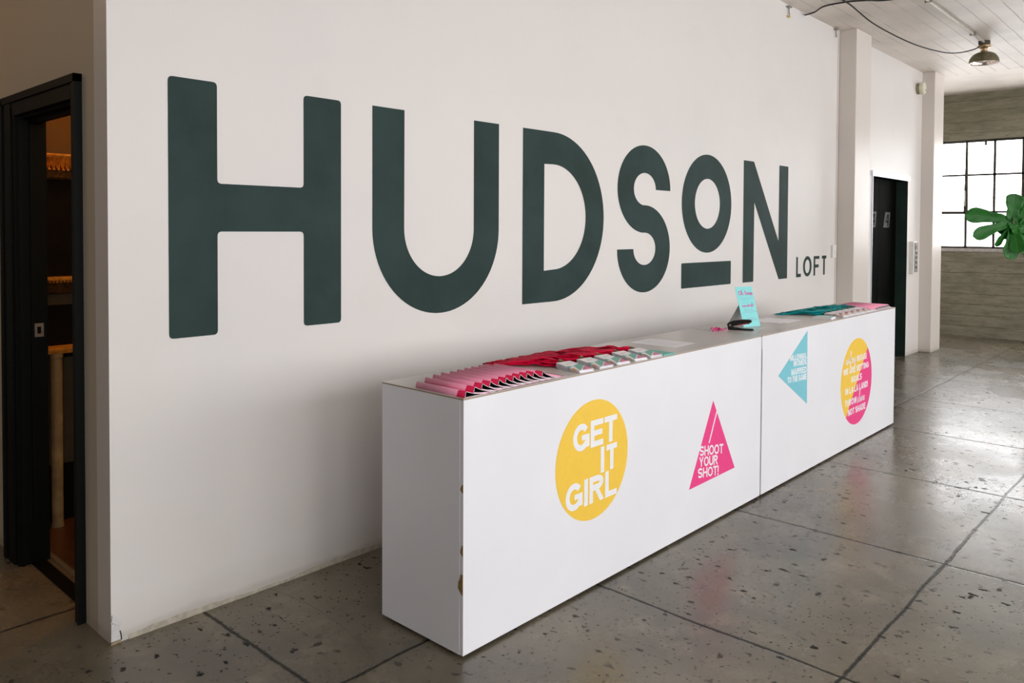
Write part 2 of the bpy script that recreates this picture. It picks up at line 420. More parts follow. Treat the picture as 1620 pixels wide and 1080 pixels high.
# far wall with steel window
wf = MB()
wf.box(XF, XF+.3, FRONT_Y, FW_Y0, 0, H_CEIL+.1); wf.box(XF, XF+.3, FW_Y1, 1.35, 0, H_CEIL+.1)
wf.box(XF, XF+.3, FW_Y0, FW_Y1, 0, FW_Z0-.04); wf.box(XF, XF+.3, FW_Y0, FW_Y1, FW_Z1, H_CEIL+.1)
struct('wall_far', wf, M_CONC)
struct('trim_5', MB().box(XF-.012, XF+.3, FW_Y0, FW_Y1, FW_Z0-.045, FW_Z0-.0), simple('pale_window_sill', (190, 184, 180), .5, .1, 20))
win = empty('window_1', (XF+.05, 0, 0), kind='structure')
fr = MB()
xw0, xw1 = XF+.04-XF-.05, XF+.08-XF-.05
fr.box(xw0, xw1, FW_Y0, FW_Y1, FW_Z1-.035, FW_Z1); fr.box(xw0, xw1, FW_Y0, FW_Y1, FW_Z0, FW_Z0+.03)
fr.box(xw0, xw1, FW_Y0, FW_Y0+.04, FW_Z0, FW_Z1); fr.box(xw0, xw1, FW_Y1-.04, FW_Y1, FW_Z0, FW_Z1)
fr.build('window_frame', M_STEEL, win)
bars = MB()
for z in (1.79, 2.325): bars.box(xw0, xw1, FW_Y0, FW_Y1, z-.013, z+.013)
for k in range(-10, 4):
    y = -.005-.355*(-k) if k < 0 else -.005+.355*k
    if FW_Y0 < y < FW_Y1:
        wd = .024 if k % 3 == 1 else .015
        bars.box(xw0, xw1, y-wd, y+wd, FW_Z0, FW_Z1)
bars.build('glazing_bars', M_STEEL, win)
sa = MB(); y0, y1 = -.02+.02, .37
sa.prism([(-.03, -.035, 1.77), (-.03, .02, 1.77), (-.03, .0, FW_Z1-.03), (-.03, -.02, FW_Z1-.03)], (.03, 0, 0))
sa.box(-.03, 0, 0, .36, 1.76, 1.80); sa.box(-.03, 0, .34, .37, 1.77, FW_Z1-.03)
sa.build('window_sash', M_STEEL, win)
MB().box(-.05, -.03, -.003, .004, 1.88, 2.1).build('sash_stay', M_WPLAST, win)
MB().box(-.03, 0, -.26, -.235, FW_Z1-.09, FW_Z1-.03).build('window_catch', M_STEEL, win)
MB().box(.005, .009, FW_Y0, FW_Y1, FW_Z0, FW_Z1).build('pane', M_GLASS, win)

# opposite wall with its windows, behind the camera; and the near wall
wv = MB(); xs = [XN]+[v for ab in FRONT_WINDOWS for v in ab]+[XF+.3]
for i in range(0, len(xs), 2): wv.box(xs[i], xs[i+1], FRONT_Y-.2, FRONT_Y, 0, H_CEIL+.1)
for a, b in FRONT_WINDOWS: wv.box(a, b, FRONT_Y-.2, FRONT_Y, 0, WZ0); wv.box(a, b, FRONT_Y-.2, FRONT_Y, WZ1, H_CEIL+.1)
struct('wall_front', wv, M_ROOM)
for q, (a, b) in enumerate(FRONT_WINDOWS):
    g = MB(); nb = 5
    for i in range(nb+1):
        x = a+.02+(b-a-.04)*i/nb; g.box(x-.02, x+.02, FRONT_Y-.12, FRONT_Y-.08, WZ0, WZ1)
    for i in range(4):
        z = WZ0+.02+(WZ1-WZ0-.04)*i/3; g.box(a, b, FRONT_Y-.12, FRONT_Y-.08, z-.015, z+.015)
    struct('window_%d' % (q+2), g, M_STEEL)
struct('wall_near', MB().box(XN-.15, XN, FRONT_Y-.2, 4.2, 0, H_CEIL), M_ROOM)
struct('wall_hall', MB().box(XN, 0, 4.0, 4.2, 0, H_CEIL), M_ROOM)

# ------------------------------------------------------------------ left doorway
df = empty('door_1', (0, 0, 0), kind='structure')
def casing(yo, yi, z0, z1, sx=1):
    m = MB(); w_ = yi-yo
    m.box(-.030, 0, yo, yo+.18*w_, z0, z1); m.box(-.022, 0, yo+.18*w_, yo+.32*w_, z0, z1)
    m.box(-.026, 0, yo+.32*w_, yo+.8*w_, z0, z1); m.box(-.018, 0, yo+.8*w_, yi, z0, z1); return m
casing(1.166, .985, 0, 2.065).build('casing', M_BLACK, df)
casing(.238, .290, 0, 2.075).build('casing', M_DKGRN, df)
m = MB(); m.box(-.03, 0, .238, 1.166, 2.045, 2.075); m.box(-.022, 0, .25, 1.15, 2.02, 2.045); m.box(-.026, 0, .285, .99, 1.985, 2.02)
m.build('casing', M_BLACK, df)
m = MB(); m.box(-.01, .105, .980, .990, 0, DZ+.005); m.box(.035, .06, .965, .982, 0, DZ); m.box(-.006, .004, .972, .982, 0, DZ)
m.build('door_jamb', M_DKGRN, df)
MB().box(-.0, .105, .284, .292, 0, DZ).build('door_jamb', M_DKGRN, df)
m = MB(); m.box(-.0, .105, .285, .985, DZ-.012, DZ+.004); m.box(.035, .06, .29, .98, DZ-.03, DZ-.01); m.build('door_jamb', M_BLACK, df)
m = MB(); m.box(.046, .082, .960, .966, 1.015, 1.075); sp = m.build('strike_plate', M_METAL, df)
MB().box(.056, .070, .957, .961, 1.03, 1.06).build('latch_hole', M_BLACK, sp)
MB().box(.03, .085, .29, .98, 0, .006).build('threshold', M_DARKWOOD, df)
struct('trim_6', MB().box(.11, .13, .12, 1.9, 0, .006), simple('floor_seam_metal', (110, 104, 90), .4))
# the room behind: walls and wood floor
struct('floor_back_room', MB().box(.13, 3.0, .12, 1.9, -.0, .005), M_WOODF)
br = MB(); br.box(.1, 3.1, 1.75, 1.9, 0, H_CEIL); br.box(3.0, 3.1, .12, 1.9, 0, H_CEIL)
struct('wall_back_room', br, M_BACK)
# dark cabinet with gilded cornices, seen through the doorway
CY = 1.42
bc = empty('bar_cabinet', (.75, CY, 0), label='dark wood cabinet with gilded carved ledges seen through the left doorway', cat='cabinet')
def cab(name, mbx, mt, parent=bc, **k): 
    o = mbx.build(name, mt, None, **k); o.location = (-.75, -CY, 0); o.parent = parent; return o
cab('carcass', MB().box(.14, 2.6, CY+.03, CY+.3, .0, 1.80), M_DARKWOOD)
cab('panel', MB().box(.14, 2.6, CY+.02, CY+.04, .30, .84), M_OLIVE)
cab('panel', MB().box(.14, 2.6, CY+.02, CY+.04, 1.11, 1.165), M_OLIVE)
def cornice(zt, deep):
    m = MB()
    prof = [(CY-.05, zt), (CY-.05, zt-.008), (CY-.035, zt-.014), (CY-.03, zt-.018)]
    m.box(.14, 2.6, CY-.05, CY+.06, zt-.010, zt); m.box(.14, 2.6, CY-.035, CY+.06, zt-.018, zt-.010)
    m2 = MB()
    if deep > .1:                                   # fluted carved leaves with a row of small beads
        L_, R_ = [], []; nx = int(2.44/.0107)
        for i in range(nx):
            x = .15+i*.0107; k = i % 2
            L_.append((x, CY-(.034 if k else .018), zt-.018)); R_.append((x, CY-(.020 if k else .006), zt-(.074 if k else .066)))
        m2.strip(L_, R_, (0, .01, 0))
        for i in range(int(2.4/.0214)):
            x = .1607+i*.0214; m2.lathe([(0, -.005), (.007, -.002), (.008, .002), (.004, .006), (0, .006)], (x, CY-.020, zt-.078), 8)
    if deep <= .1:
        x = .16
        while x < 2.5:
            m2.lathe([(0, -.006), (.006, -.003), (.007, .001), (.003, .006), (0, .006)], (x, CY-.028, zt-.024), 8); x += .0165
    m3 = MB()
    m3.box(.14, 2.6, CY-.010, CY+.05, zt-deep+.02, zt-.018); m3.box(.14, 2.6, CY-.018, CY+.05, zt-deep+.008, zt-deep+.02); m3.box(.14, 2.6, CY-.004, CY+.05, zt-deep, zt-deep+.008)
    return m, m2, m3
for zt, deep in ((1.868, .125), (1.253, .082)):
    a, b, c = cornice(zt, deep)
    o = cab('gilded_cornice', a, M_GOLD); 
    for nm, mm, mt in (('carved_leaves', b, M_GOLD), ('frieze', c, simple('dark_gilding', (84, 60, 28), .4, .3, 60, Metallic=.6))):
        x = mm.build(nm, mt, None); x.parent = o
m = MB(); m.box(.14, 2.6, CY-.07, CY+.06, .885, .892); m.box(.14, 2.6, CY-.078, CY+.06, .893, .903); m.box(.14, 2.6, CY-.06, CY+.06, .873, .884)
cab('gilded_edge', m, M_GOLD)
m = MB(); m.lathe([(.028, .0), (.028, .015), (.026, .02), (.026, .84), (.03, .85), (.03, .87)], (.262, CY-.045, .005), 20, cap=True)
cab('column', m, M_BEIGE, smooth=False)

# ------------------------------------------------------------------ lift doorway and fittings
el = empty('door_2', ((EX0+EX1)/2, 0, 0), kind='structure'); ex = -(EX0+EX1)/2
def elp(name, mbx, mt, par=None): 
    o = mbx.build(name, mt, None); o.parent = par or el
    if par is None: o.location = (ex, 0, 0)
    return o
elp('door_jamb', MB().box(EX1-.006, EX1+.0, -.003, .165, 0, EZ), M_ELEV2)
elp('door_jamb', MB().box(EX0, EX0+.01, -.012, .125, 0, EZ), M_ALU)
elp('door_header', MB().box(EX0-.03, EX1+.02, -.02, .0, EZ-.005, EZ+.055), M_ALU)
for a, b in ((EX0+.01, (EX0+EX1)/2-.002), ((EX0+EX1)/2+.002, EX1-.006)):
    lf = elp('door_leaf', MB().box(a, b, .126, .16, 0, EZ+.02), M_ELEV)
elp('door_reveal', MB().box(EX0, EX1, .0, .126, EZ-.004, EZ), M_ELEV)
struct('wall_lift_shaft', MB().box(EX0-.1, EX1+.1, .17, .3, 0, 2.5), M_ELEV)
def four(cx, cz, s=1.0):
    q = MB(); y = .1255
    P = lambda pts: [(cx+x*s, y, cz+z*s) for x, z in pts]
    q.prism(P([(-.12, -.09), (.085, -.09), (.12, .09), (-.06, .09)]), (0, -.001, 0))
    k = MB(); y2 = .124
    P2 = lambda pts: [(cx+x*s, y2, cz+z*s) for x, z in pts]
    k.prism(P2([(-.055, -.03), (.06, -.03), (.06, -.012), (-.03, -.012), (.03, .055), (.01, .06)]), (0, -.001, 0))
    k.prism(P2([(.02, -.07), (.042, -.07), (.06, .065), (.03, .065)]), (0, -.001, 0)); return q, k
for cx in (8.31, 8.79):
    q, k = four(cx, 1.64)
    o = elp('floor_number_sign', q, simple('faint_grey_stencil', (27, 29, 25), .6, .1)); o['label'] = 'faint grey slanted plate with the numeral 4'
    kk = elp('numeral', k, M_ELEV, o)

ib = empty('call_panel', (9.31, 0, 1.19), label='slim white call box with grey button strip beside the dark lift doorway', cat='intercom')
MB().box(-.075, .075, -.05, 0, -.195, .195).build('housing', M_WPLAST, ib, bevel=.006)
MB().box(-.045, .07, -.056, -.05, -.18, .18).build('button_panel', M_GREYPL, ib)
for z in (-.12, -.06, 0, .055): MB().box(-.01, .03, -.060, -.056, z-.014, z+.014).build('button', M_RUBBER, ib)
MB().box(-.02, .045, -.059, -.056, .10, .15).build('display', simple('dark_red_display', (96, 50, 44), .3), ib)

st = empty('alarm_sounder', (9.44, 0, 3.25), label='round cream alarm sounder high on the wall above the lift doorway', cat='alarm')
m = MB(); m.lathe([(0, 0), (.068, 0), (.068, -.03), (.055, -.034)], (0, 0, 0), 28, axis='y'); m.build('back_box', simple('aged_olive_plastic', (140, 136, 104), .5), st, smooth=False)
m = MB(); m.lathe([(.055, -.034), (.072, -.038), (.074, -.075), (.066, -.085), (.0, -.088)], (0, 0, 0), 28, axis='y'); m.build('cover', M_PLASTIC, st)
m = MB(); m.lathe([(0, -.0885), (.008, -.0885), (.008, -.091), (0, -.091)], (.02, 0, -.02), 12, axis='y'); m.build('lens', M_BLACK, st)

sw = empty('wall_switch', (6.785, 0, 1.305), label='small white switch plate on the wall right of the word LOFT', cat='switch')
MB().box(-.045, .045, -.022, 0, -.062, .062).build('plate', M_WPLAST, sw, bevel=.003)
MB().box(-.008, .008, -.027, -.022, -.015, .015).build('toggle', M_WPLAST, sw)

# ------------------------------------------------------------------ painted lettering on the wall
ZB, ZT = 1.0825, 2.0705
SY = -.0012
sign = empty('painted_lettering', (3.4, 0, 1.58), label='giant dark green HUDSON LOFT lettering painted on the white wall', cat='sign')
def fillet(pts, r, seg=4):
    out = []; n = len(pts)
    for i in range(n):
        a, b, c = Vector(pts[i-1]), Vector(pts[i]), Vector(pts[(i+1) % n])
        u = (a-b); v = (c-b); lu, lv = u.length, v.length; u.normalize(); v.normalize()
        d = min(r, lu*.45, lv*.45); p0, p1 = b+u*d, b+v*d
        for k in range(seg+1):
            t = k/seg; out.append(tuple(p0*(1-t)**2+b*2*t*(1-t)+p1*t*t))
    return out
def letter(label, polys=(), strips=(), mat=None, par=None, name='letter'):
    m = MB()
    for pts, r in polys:
        q = fillet([tuple(p) for p in pts], r) if r else pts
        m.prism([(x, -.0004, z) for x, z in q], (0, SY, 0))
    for Lp, Rp, cl in strips:
        m.strip([(x, -.0004, z) for x, z in Lp], [(x, -.0004, z) for x, z in Rp], (0, SY, 0), closed=cl)
    o = m.build(name, mat or M_SIGN, None); o.parent = par or sign; o.location = (-3.4, 0, -1.58)
    if label: o['label'] = label
    return o
def arc(cx, cz, rx, rz, a0, a1, n=40):
    return [(cx+rx*math.cos(math.radians(a0+(a1-a0)*i/n)), cz+rz*math.sin(math.radians(a0+(a1-a0)*i/n))) for i in range(n+1)]
h0, h1, h2, h3 = .216, .409, .799, .990
letter('dark green letter H', [([(h0, ZB), (h0, ZT), (h1, ZT), (h1, 1.676), (h2, 1.676), (h2, ZT), (h3, ZT), (h3, ZB), (h2, ZB), (h2, 1.488), (h1, 1.488), (h1, ZB)], .018)])
uc = 1.588
outer = [(1.164, ZT)]+arc(uc, 1.505, .424, .424, 180, 360)+[(2.011, ZT)]
inner = [(1.354, ZT)]+arc(uc, 1.505, .235, .239, 180, 360)+[(1.822, ZT)]
letter('dark green letter U', strips=[(outer, inner, False)])
Lo = [(2.206, ZB), (2.206, ZT)]+arc(2.477, (ZT+ZB)/2, .494, .494, 90, -90)
Li = [(2.391, 1.265), (2.391, 1.881)]+arc(2.477, (ZT+ZB)/2, .308, .307, 90, -90)
letter('dark green letter D', strips=[(Lo, Li, True)])
so = arc(3.44, 1.778, .32, .294, 0, 270)[:-1]+arc(3.44, 1.377, .134, .109, 90, -180)
si = arc(3.44, 1.778, .134, .109, 0, 270)[:-1]+arc(3.44, 1.377, .32, .294, 90, -180)
letter('dark green letter S', strips=[(so, si, False)])
o_ = letter('dark green letter O with a bar under it', [([(3.92, ZB), (3.92, 1.2655), (4.67, 1.2655), (4.67, ZB)], .01)], [(arc(4.292, 1.7035, .375, .368, 0, 360, 72)[:-1], arc(4.292, 1.7035, .190, .187, 0, 360, 72)[:-1], True)])
letter('dark green letter N', [([(4.875, ZB), (4.873, ZT), (5.053, ZT), (5.539, 1.413), (5.541, ZT), (5.723, ZT), (5.725, ZB), (5.551, ZB), (5.067, 1.737), (5.064, ZB)], .008)])
zb2, zt2 = 1.083, 1.267
letter('small dark green letter L', [([(5.92, zb2), (5.92, zt2), (5.954, zt2), (5.954, 1.113), (6.025, 1.113), (6.025, zb2)], 0)], name='small_letter')
letter('small dark green letter O', strips=[(arc(6.171, 1.176, .097, .094, 0, 360, 48)[:-1], arc(6.171, 1.175, .056, .063, 0, 360, 48)[:-1], True)], name='small_letter')
letter('small dark green letter F', [([(6.318, zb2), (6.318, zt2), (6.452, zt2), (6.452, 1.239), (6.354, 1.239), (6.354, 1.187), (6.436, 1.187), (6.436, 1.158), (6.354, 1.158), (6.354, zb2)], 0)], name='small_letter')
letter('small dark green letter T', [([(6.515, 1.239), (6.515, zt2), (6.624, zt2), (6.624, 1.239), (6.588, 1.239), (6.588, zb2), (6.552, zb2), (6.552, 1.239)], 0)], name='small_letter')

# ------------------------------------------------------------------ bold sans stroke alphabet for the vinyl lettering
def ribbon2(pts, t):
    L, R = [], []; n = len(pts)
    for i in range(n):
        a = Vector(pts[max(i-1, 0)]); b = Vector(pts[min(i+1, n-1)]); p = Vector(pts[i])
        d1 = (p-a).normalized() if i else (b-p).normalized(); d2 = (b-p).normalized() if i < n-1 else d1
        d = (d1+d2)
        d = d.normalized() if d.length > 1e-6 else d1
        nn = Vector((-d.y, d.x)); k = 1/max(.5, abs(nn.dot(Vector((-d1.y, d1.x)))))
        L.append(tuple(p+nn*t/2*k)); R.append(tuple(p-nn*t/2*k))
    return L, R
WID = dict(A=.74, C=.72, D=.70, E=.62, F=.6, G=.76, H=.68, I=.2, L=.58, M=.84, N=.70, O=.78, R=.70, S=.68, T=.64, U=.68, W=1.0, Y=.70)
WID['!'] = .2; WID[','] = .2; WID[' '] = .24
def glyph(ch, t, r=1.0):
    w = WID[ch]*r if ch not in '!,' else t*1.05; h = t/2; polys = []; strips = []
    rect = lambda x0, z0, x1, z1: polys.append([(x0, z0), (x1, z0), (x1, z1), (x0, z1)])
    mir = lambda pts: [(w-x, z) for x, z in pts]
    rib = lambda pts: strips.append(ribbon2(pts, t))
    if ch == 'A':
        p = [(0, 0), (1.08*t, 0), (w/2+.02, 1), (w/2-.62*t, 1)]; polys.append(p); polys.append(mir(p)); rect(w*.22, .2, w*.78, .2+.8*t)
    elif ch == 'D':
        rect(0, 0, t, 1); rib([(t*.5, 1-h), (w*.42, 1-h)]+arc(w*.42, .5, w*.58-h, .5-h, 90, -90, 20)[1:]+[(t*.5, h)])
    elif ch in 'EF':
        rect(0, 0, t, 1); rect(t, 1-t*.95, w, 1); rect(t, .5-t*.4, w*.92, .5+t*.5)
        if ch == 'E': rect(t, 0, w, t*.95)
    elif ch == 'G':
        rib(arc(w/2, .5, w/2-h, .5-h, 38, 335, 30)); rect(w*.52, .38, w, .38+.85*t); rect(w-t*.95, .1, w, .4)
    elif ch == 'C': rib(arc(w/2, .5, w/2-h, .5-h, 38, 322, 30))
    elif ch == 'H': rect(0, 0, t, 1); rect(w-t, 0, w, 1); rect(t, .5-t*.45, w-t, .5+t*.45)
    elif ch == 'I': rect((w-t)/2, 0, (w+t)/2, 1)
    elif ch == 'L': rect(0, 0, t, 1); rect(t, 0, w, t*.95)
    elif ch == 'M':
        rect(0, 0, t*.95, 1); rect(w-t*.95, 0, w, 1); p = [(t*.1, 1), (1.3*t, 1), (w/2+.45*t, 0), (w/2-.45*t, 0)]; polys.append(p); polys.append(mir(p))
    elif ch == 'N': rect(0, 0, t*.95, 1); rect(w-t*.95, 0, w, 1); polys.append([(t*.1, 1), (1.15*t, 1), (w-t*.1, 0), (w-1.15*t, 0)])
    elif ch == 'O': strips.append((arc(w/2, .5, w/2, .5, 0, 360, 36), arc(w/2, .5, w/2-t, .5-t*.95, 0, 360, 36)))
    elif ch == 'R':
        rect(0, 0, t, 1); rib([(t*.5, 1-h), (w*.5, 1-h)]+arc(w*.5, .725, w*.46-h, .275-h, 90, -90, 16)[1:]+[(t*.5, .45+h)])
        polys.append([(w*.38, .47), (w*.38+t, .5), (w, 0), (w-1.15*t, 0)])
    elif ch == 'S':
        rz = (1-2*h)/4; rib(arc(w/2, 1-h-rz, w/2-h, rz, 20, 270, 24)[:-1]+arc(w/2, h+rz, w/2-h, rz, 90, -160, 24))
    elif ch == 'T': rect(0, 1-t*.95, w, 1); rect(w/2-h, 0, w/2+h, 1-t*.95)
    elif ch == 'U': rib([(h, 1), (h, .36)]+arc(w/2, .36, w/2-h, .36-h, 180, 360, 20)+[(w-h, 1)])
    elif ch == 'W':
        p = [(0, 1), (t, 1), (w*.27+h, 0), (w*.27-h, 0)]; q = [(w/2-h, 1), (w/2+h, 1), (w*.27+h, 0), (w*.27-h, 0)]
        for k in (p, q): polys.append(k); polys.append(mir(k))
    elif ch == 'Y':
        p = [(0, 1), (1.1*t, 1), (w/2+h, .4), (w/2-h, .4)]; polys.append(p); polys.append(mir(p)); rect(w/2-h, 0, w/2+h, .42)
    elif ch == '!': rect(0, 0, t, t); rect(0, .3, t, 1)
    elif ch == ',': rect(0, 0, t, t); polys.append([(t*.3, 0), (t, 0), (t*.5, -.16), (t*.15, -.16)])
    return polys, strips
def text_mb(mb, s, x0, x1, z, cap, y, th, t=.19, gap=.09, slope=0, mi=0):
    tot = sum(WID[c] for c in s)+gap*(len(s)-1); k = (x1-x0)/tot; x = x0; r = k/cap
    for c in s:
        ps, ss = glyph(c, min(t, .34*r*2), r)
        f = lambda p, e=0: (x+p[0]*cap, y+e, z+p[1]*cap+slope*(x+p[0]*cap-x0))
        for q_, p in enumerate(ps): mb.prism([f(q, -.00004*(q_+1)) for q in p], (0, th, 0), mi)
        for Lp, Rp in ss: mb.strip([f(q) for q in Lp], [f(q) for q in Rp], (0, th, 0), mi)
        x += (WID[c]+gap)*k
# loose script strokes (lower-case letters drawn as connected pen lines in a unit box)
SCRIPT = {
 'O': [[(.6, .9), (.3, .95), (.05, .6), (.1, .15), (.4, 0), (.7, .3), (.7, .7), (.45, .95), (.3, .8)]],
 'S': [[(.6, .85), (.4, 1), (.15, .85), (.2, .6), (.5, .45), (.55, .2), (.3, 0), (.05, .1)]],
 'h': [[(.0, 0), (.15, .5), (.3, 1.2), (.2, 1.3), (.12, .9), (.12, 0), (.25, .4), (.4, .5), (.45, .3), (.45, 0), (.6, .1)]],
 'n': [[(.0, .1), (.1, .5), (.12, 0), (.25, .4), (.4, .5), (.45, .3), (.45, 0), (.6, .1)]],
 'a': [[(.45, .45), (.2, .5), (.05, .2), (.2, 0), (.4, .2), (.45, .5), (.45, .0), (.6, .1)]],
 'p': [[(.05, .1), (.12, .5), (.1, -.5), (.15, .35), (.35, .5), (.45, .25), (.3, 0), (.15, .1), (.6, .12)]],
 's': [[(.0, 0), (.25, .55), (.3, .3), (.35, .1), (.2, 0), (.05, .05), (.45, .1)]],
 'i': [[(.0, .1), (.12, .5), (.12, .05), (.3, .1)], [(.13, .7), (.15, .76)]],
 'e': [[(.0, .1), (.35, .35), (.25, .5), (.08, .35), (.1, .08), (.3, 0), (.5, .15)]],
 'w': [[(.0, .5), (.1, .05), (.2, .0), (.3, .45), (.33, .05), (.5, .0), (.6, .5), (.7, .4)]],
 'f': [[(.0, .1), (.2, .5), (.35, 1.2), (.28, 1.35), (.2, 1.0), (.15, -.4), (.22, -.5), (.28, -.1), (.4, .1)], [(.02, .45), (.4, .5)]],
 'y': [[(.0, .5), (.1, .1), (.25, .05), (.4, .5), (.38, -.3), (.2, -.5), (.15, -.3), (.55, .1)]],
 'o': [[(.35, .5), (.1, .4), (.08, .1), (.3, 0), (.42, .25), (.35, .5), (.55, .4)]],
 'd': [[(.45, .45), (.2, .5), (.05, .2), (.2, 0), (.4, .2), (.48, 1.1), (.45, .0), (.6, .1)]],
 't': [[(.1, .1), (.2, .95), (.18, .1), (.35, .05)], [(.02, .65), (.38, .7)]],
 'm': [[(.0, .1), (.1, .5), (.1, 0), (.25, .5), (.32, .0), (.45, .5), (.52, .0), (.65, .1)]],
 'r': [[(.0, .1), (.1, .55), (.15, .42), (.35, .45), (.3, .05), (.45, .1)]],
 'l': [[(.0, .1), (.2, .6), (.25, 1.1), (.15, 1.1), (.12, .1), (.3, .05)]],
}
SW = {'O': .8, 'S': .7, ' ': .35, 'w': .7, 'm': .65, 'i': .3, 't': .36, 'l': .3}
def smooth(pts, n=3):
    out = []; P = [Vector(p) for p in pts]
    for i in range(len(P)-1):
        p0, p1, p2, p3 = P[max(i-1, 0)], P[i], P[i+1], P[min(i+2, len(P)-1)]
        for k in range(n):
            t = k/n; out.append(.5*((2*p1)+(-p0+p2)*t+(2*p0-5*p1+4*p2-p3)*t*t+(-p0+3*p1-3*p2+p3)*t**3))
    out.append(P[-1]); return [tuple(p) for p in out]
def script_mb(mb, s, fn, x0, x1, z, cap, t, th):
    tot = sum(SW.get(c, .55) for c in s); k = (x1-x0)/tot; x = x0
    for c in s:
        for st_ in SCRIPT.get(c, []):
            pts = [(x+p[0]*k, z+p[1]*cap) for p in smooth(st_)]
            L, R = ribbon2(pts, t); mb.strip([fn(p) for p in L], [fn(p) for p in R], th)
        x += SW.get(c, .55)*k

# ------------------------------------------------------------------ the two long counters
YF, YB, HC = -.995, -.546, .915
def counter(x0, x1, label):
    c = empty('display_counter', ((x0+x1)/2, (YF+YB)/2, 0), label=label, cat='counter', group='white counter units end to end')
    ox, oy = (x0+x1)/2, (YF+YB)/2
    def part(name, mb, mt, par=None, **k):
        o = mb.build(name, mt, None, **k); o.parent = par or c
        if par is None: o.location = (-ox, -oy, 0)
        return o
    t = .018
    part('front_panel', MB().box(x0+.001, x1-.001, YF, YF+t, .012, HC-.005), M_LAM, bevel=.0012)
    for a in (x0, x1-t):
        m = MB()
        xa, xb = a, a+t
        m.box(xa, xb, YF+t, YB, .012, HC-.005); part('end_panel', m, M_LAM)
    part('back_panel', MB().box(x0+t, x1-t, YB-t, YB, .012, HC-.005), M_LAM)
    part('foot', MB().box(x0+.03, x1-.03, YF+.03, YB-.03, 0, .012), M_BLACK)
    part('edge_band', MB().box(x0-.0015, x1+.0005, YF-.0015, YB+.001, HC-.005, HC-.002), M_CORE)
    part('top_panel', MB().box(x0-.001, x1, YF-.001, YB, HC-.002, HC), M_TOP)
    return c, part
c1, p1 = counter(.795, 3.109, 'nearer white counter unit bearing the yellow GET IT GIRL circle')
c2, p2 = counter(3.119, 5.440, 'farther white counter unit with the light blue triangle and two-tone circle')
# chipped near corner of the first unit
for k, (za, zb_, dp) in enumerate(((.585, .615, .013), (.362, .402, .012), (.225, .300, .024))):
    pts = [(0, 0), (-dp*.5, .12), (-dp, .3), (-dp*.9, .6), (-dp*.55, .8), (-dp*.4, 1), (0, 1)]
    m = MB(); m.prism([(.7945, YF+.0005-u*-1 if False else YF-u+.0, za+(zb_-za)*v) for u, v in pts], (-.0008, 0, 0))
    o = p1('chipped_edge', m, M_CORE); o['label'] = 'brown chip broken out of the white corner'
p2('edge_strip', MB().box(3.1185, 3.1215, YF-.0008, YF, .012, .84), M_GAP)

# --- vinyl decals
YD = YF-.0002
def disc_pts(cx, cz, r, y, a0=0, a1=360, n=72): return [(cx+r*math.cos(math.radians(a0+(a1-a0)*i/n)), y, cz+r*math.sin(math.radians(a0+(a1-a0)*i/n))) for i in range(n if a1-a0 == 360 else n+1)]
TH = -.0006; YT = YD-.0006
m = MB().prism(disc_pts(1.546, .546, .2495, YD), (0, TH, 0)); d1 = p1('round_decal', m, M_YEL); d1['label'] = 'yellow circle reading GET IT GIRL'
m = MB(); text_mb(m, 'GET', 1.408, 1.713, .598, .112, YT, -.0003, t=.225, gap=.06); text_mb(m, 'IT', 1.597, 1.714, .478, .110, YT, -.0003, t=.225, gap=.14)
text_mb(m, 'GIRL', 1.362, 1.714, .364, .111, YT, -.0003, t=.225, gap=.06); p1('lettering', m, M_WHT, d1)
m = MB().prism([(2.329, YD, .231), (2.803, YD, .238), (2.562, YD, .634)], (0, TH, 0)); d2 = p1('triangle_decal', m, M_PNK); d2['label'] = 'pink triangle reading SHOOT YOUR SHOT!'
m = MB()
for a in (('SHOOT', 2.428, 2.673, .376, .050), ('YOUR', 2.424, 2.616, .322, .050), ('SHOT!', 2.413, 2.628, .268, .050)):
    text_mb(m, a[0], a[1], a[2], a[3], a[4], YT, -.0003, t=.2, gap=.06, slope=-.14)
m.prism([(2.597, YT, .578), (2.603, YT, .567), (2.528, YT, .424), (2.517, YT, .424)], (0, -.0003, 0))
p1('lettering', m, M_WHT, d2)
m = MB().prism([(3.332, YD, .658), (3.747, YD, .886), (3.752, YD, .430)], (0, TH, 0)); d3 = p2('triangle_decal', m, M_BLU); d3['label'] = 'light blue triangle pointing left'
m = MB()
for s_, a, z, cp_ in (('MILLENNIAL', 3.493, .720, .034), ('WOMEN,', 3.542, .680, .036), ('MARRIED', 3.514, .630, .038), ('TO THE GAME', 3.459, .590, .036)):
    text_mb(m, s_, a, 3.742, z+.006, cp_, YT, -.0003, t=.21, gap=.07, slope=-.04)
p2('lettering', m, M_WHT, d3)
# two-tone circle
ccx, ccz, cr = 4.620, .4515, .3015
a0 = math.degrees(math.atan2(.66-ccz, 4.823-ccx)); a1 = math.degrees(math.atan2(.226-ccz, 4.42-ccx))
m = MB().prism(disc_pts(ccx, ccz, cr, YD, a0, a1+360), (0, TH, 0)); d4 = p2('round_decal', m, M_YEL); d4['label'] = 'circle split into a yellow half and a pink half'
m = MB().prism(disc_pts(ccx, ccz, cr, YD, a1, a0), (0, TH, 0)); p2('pink_half', m, M_PNK, d4)
for s_, a, b, z, cp_ in (('WAGS!', 4.612, 4.811, .588, .044), ('WE ARE SETTING', 4.362, 4.856, .521, .042), ('GOALS', 4.510, 4.716, .452, .046), ('IN LA LA LAND!', 4.403, 4.842, .382, .045), ('THROW', 4.397, 4.622, .300, .045), ('NOT SHADE', 4.458, 4.799, .230, .045)):
    m = MB(); text_mb(m, s_, a, b, z, cp_, YT, -.0003, t=.23); p2('lettering', m, M_WHT, d4)
fn = lambda p: (p[0], YT, p[1])
m2 = MB()
script_mb(m2, 'wifey', fn, 4.41, 4.595, .592, .062, .0075, (0, -.0003, 0))
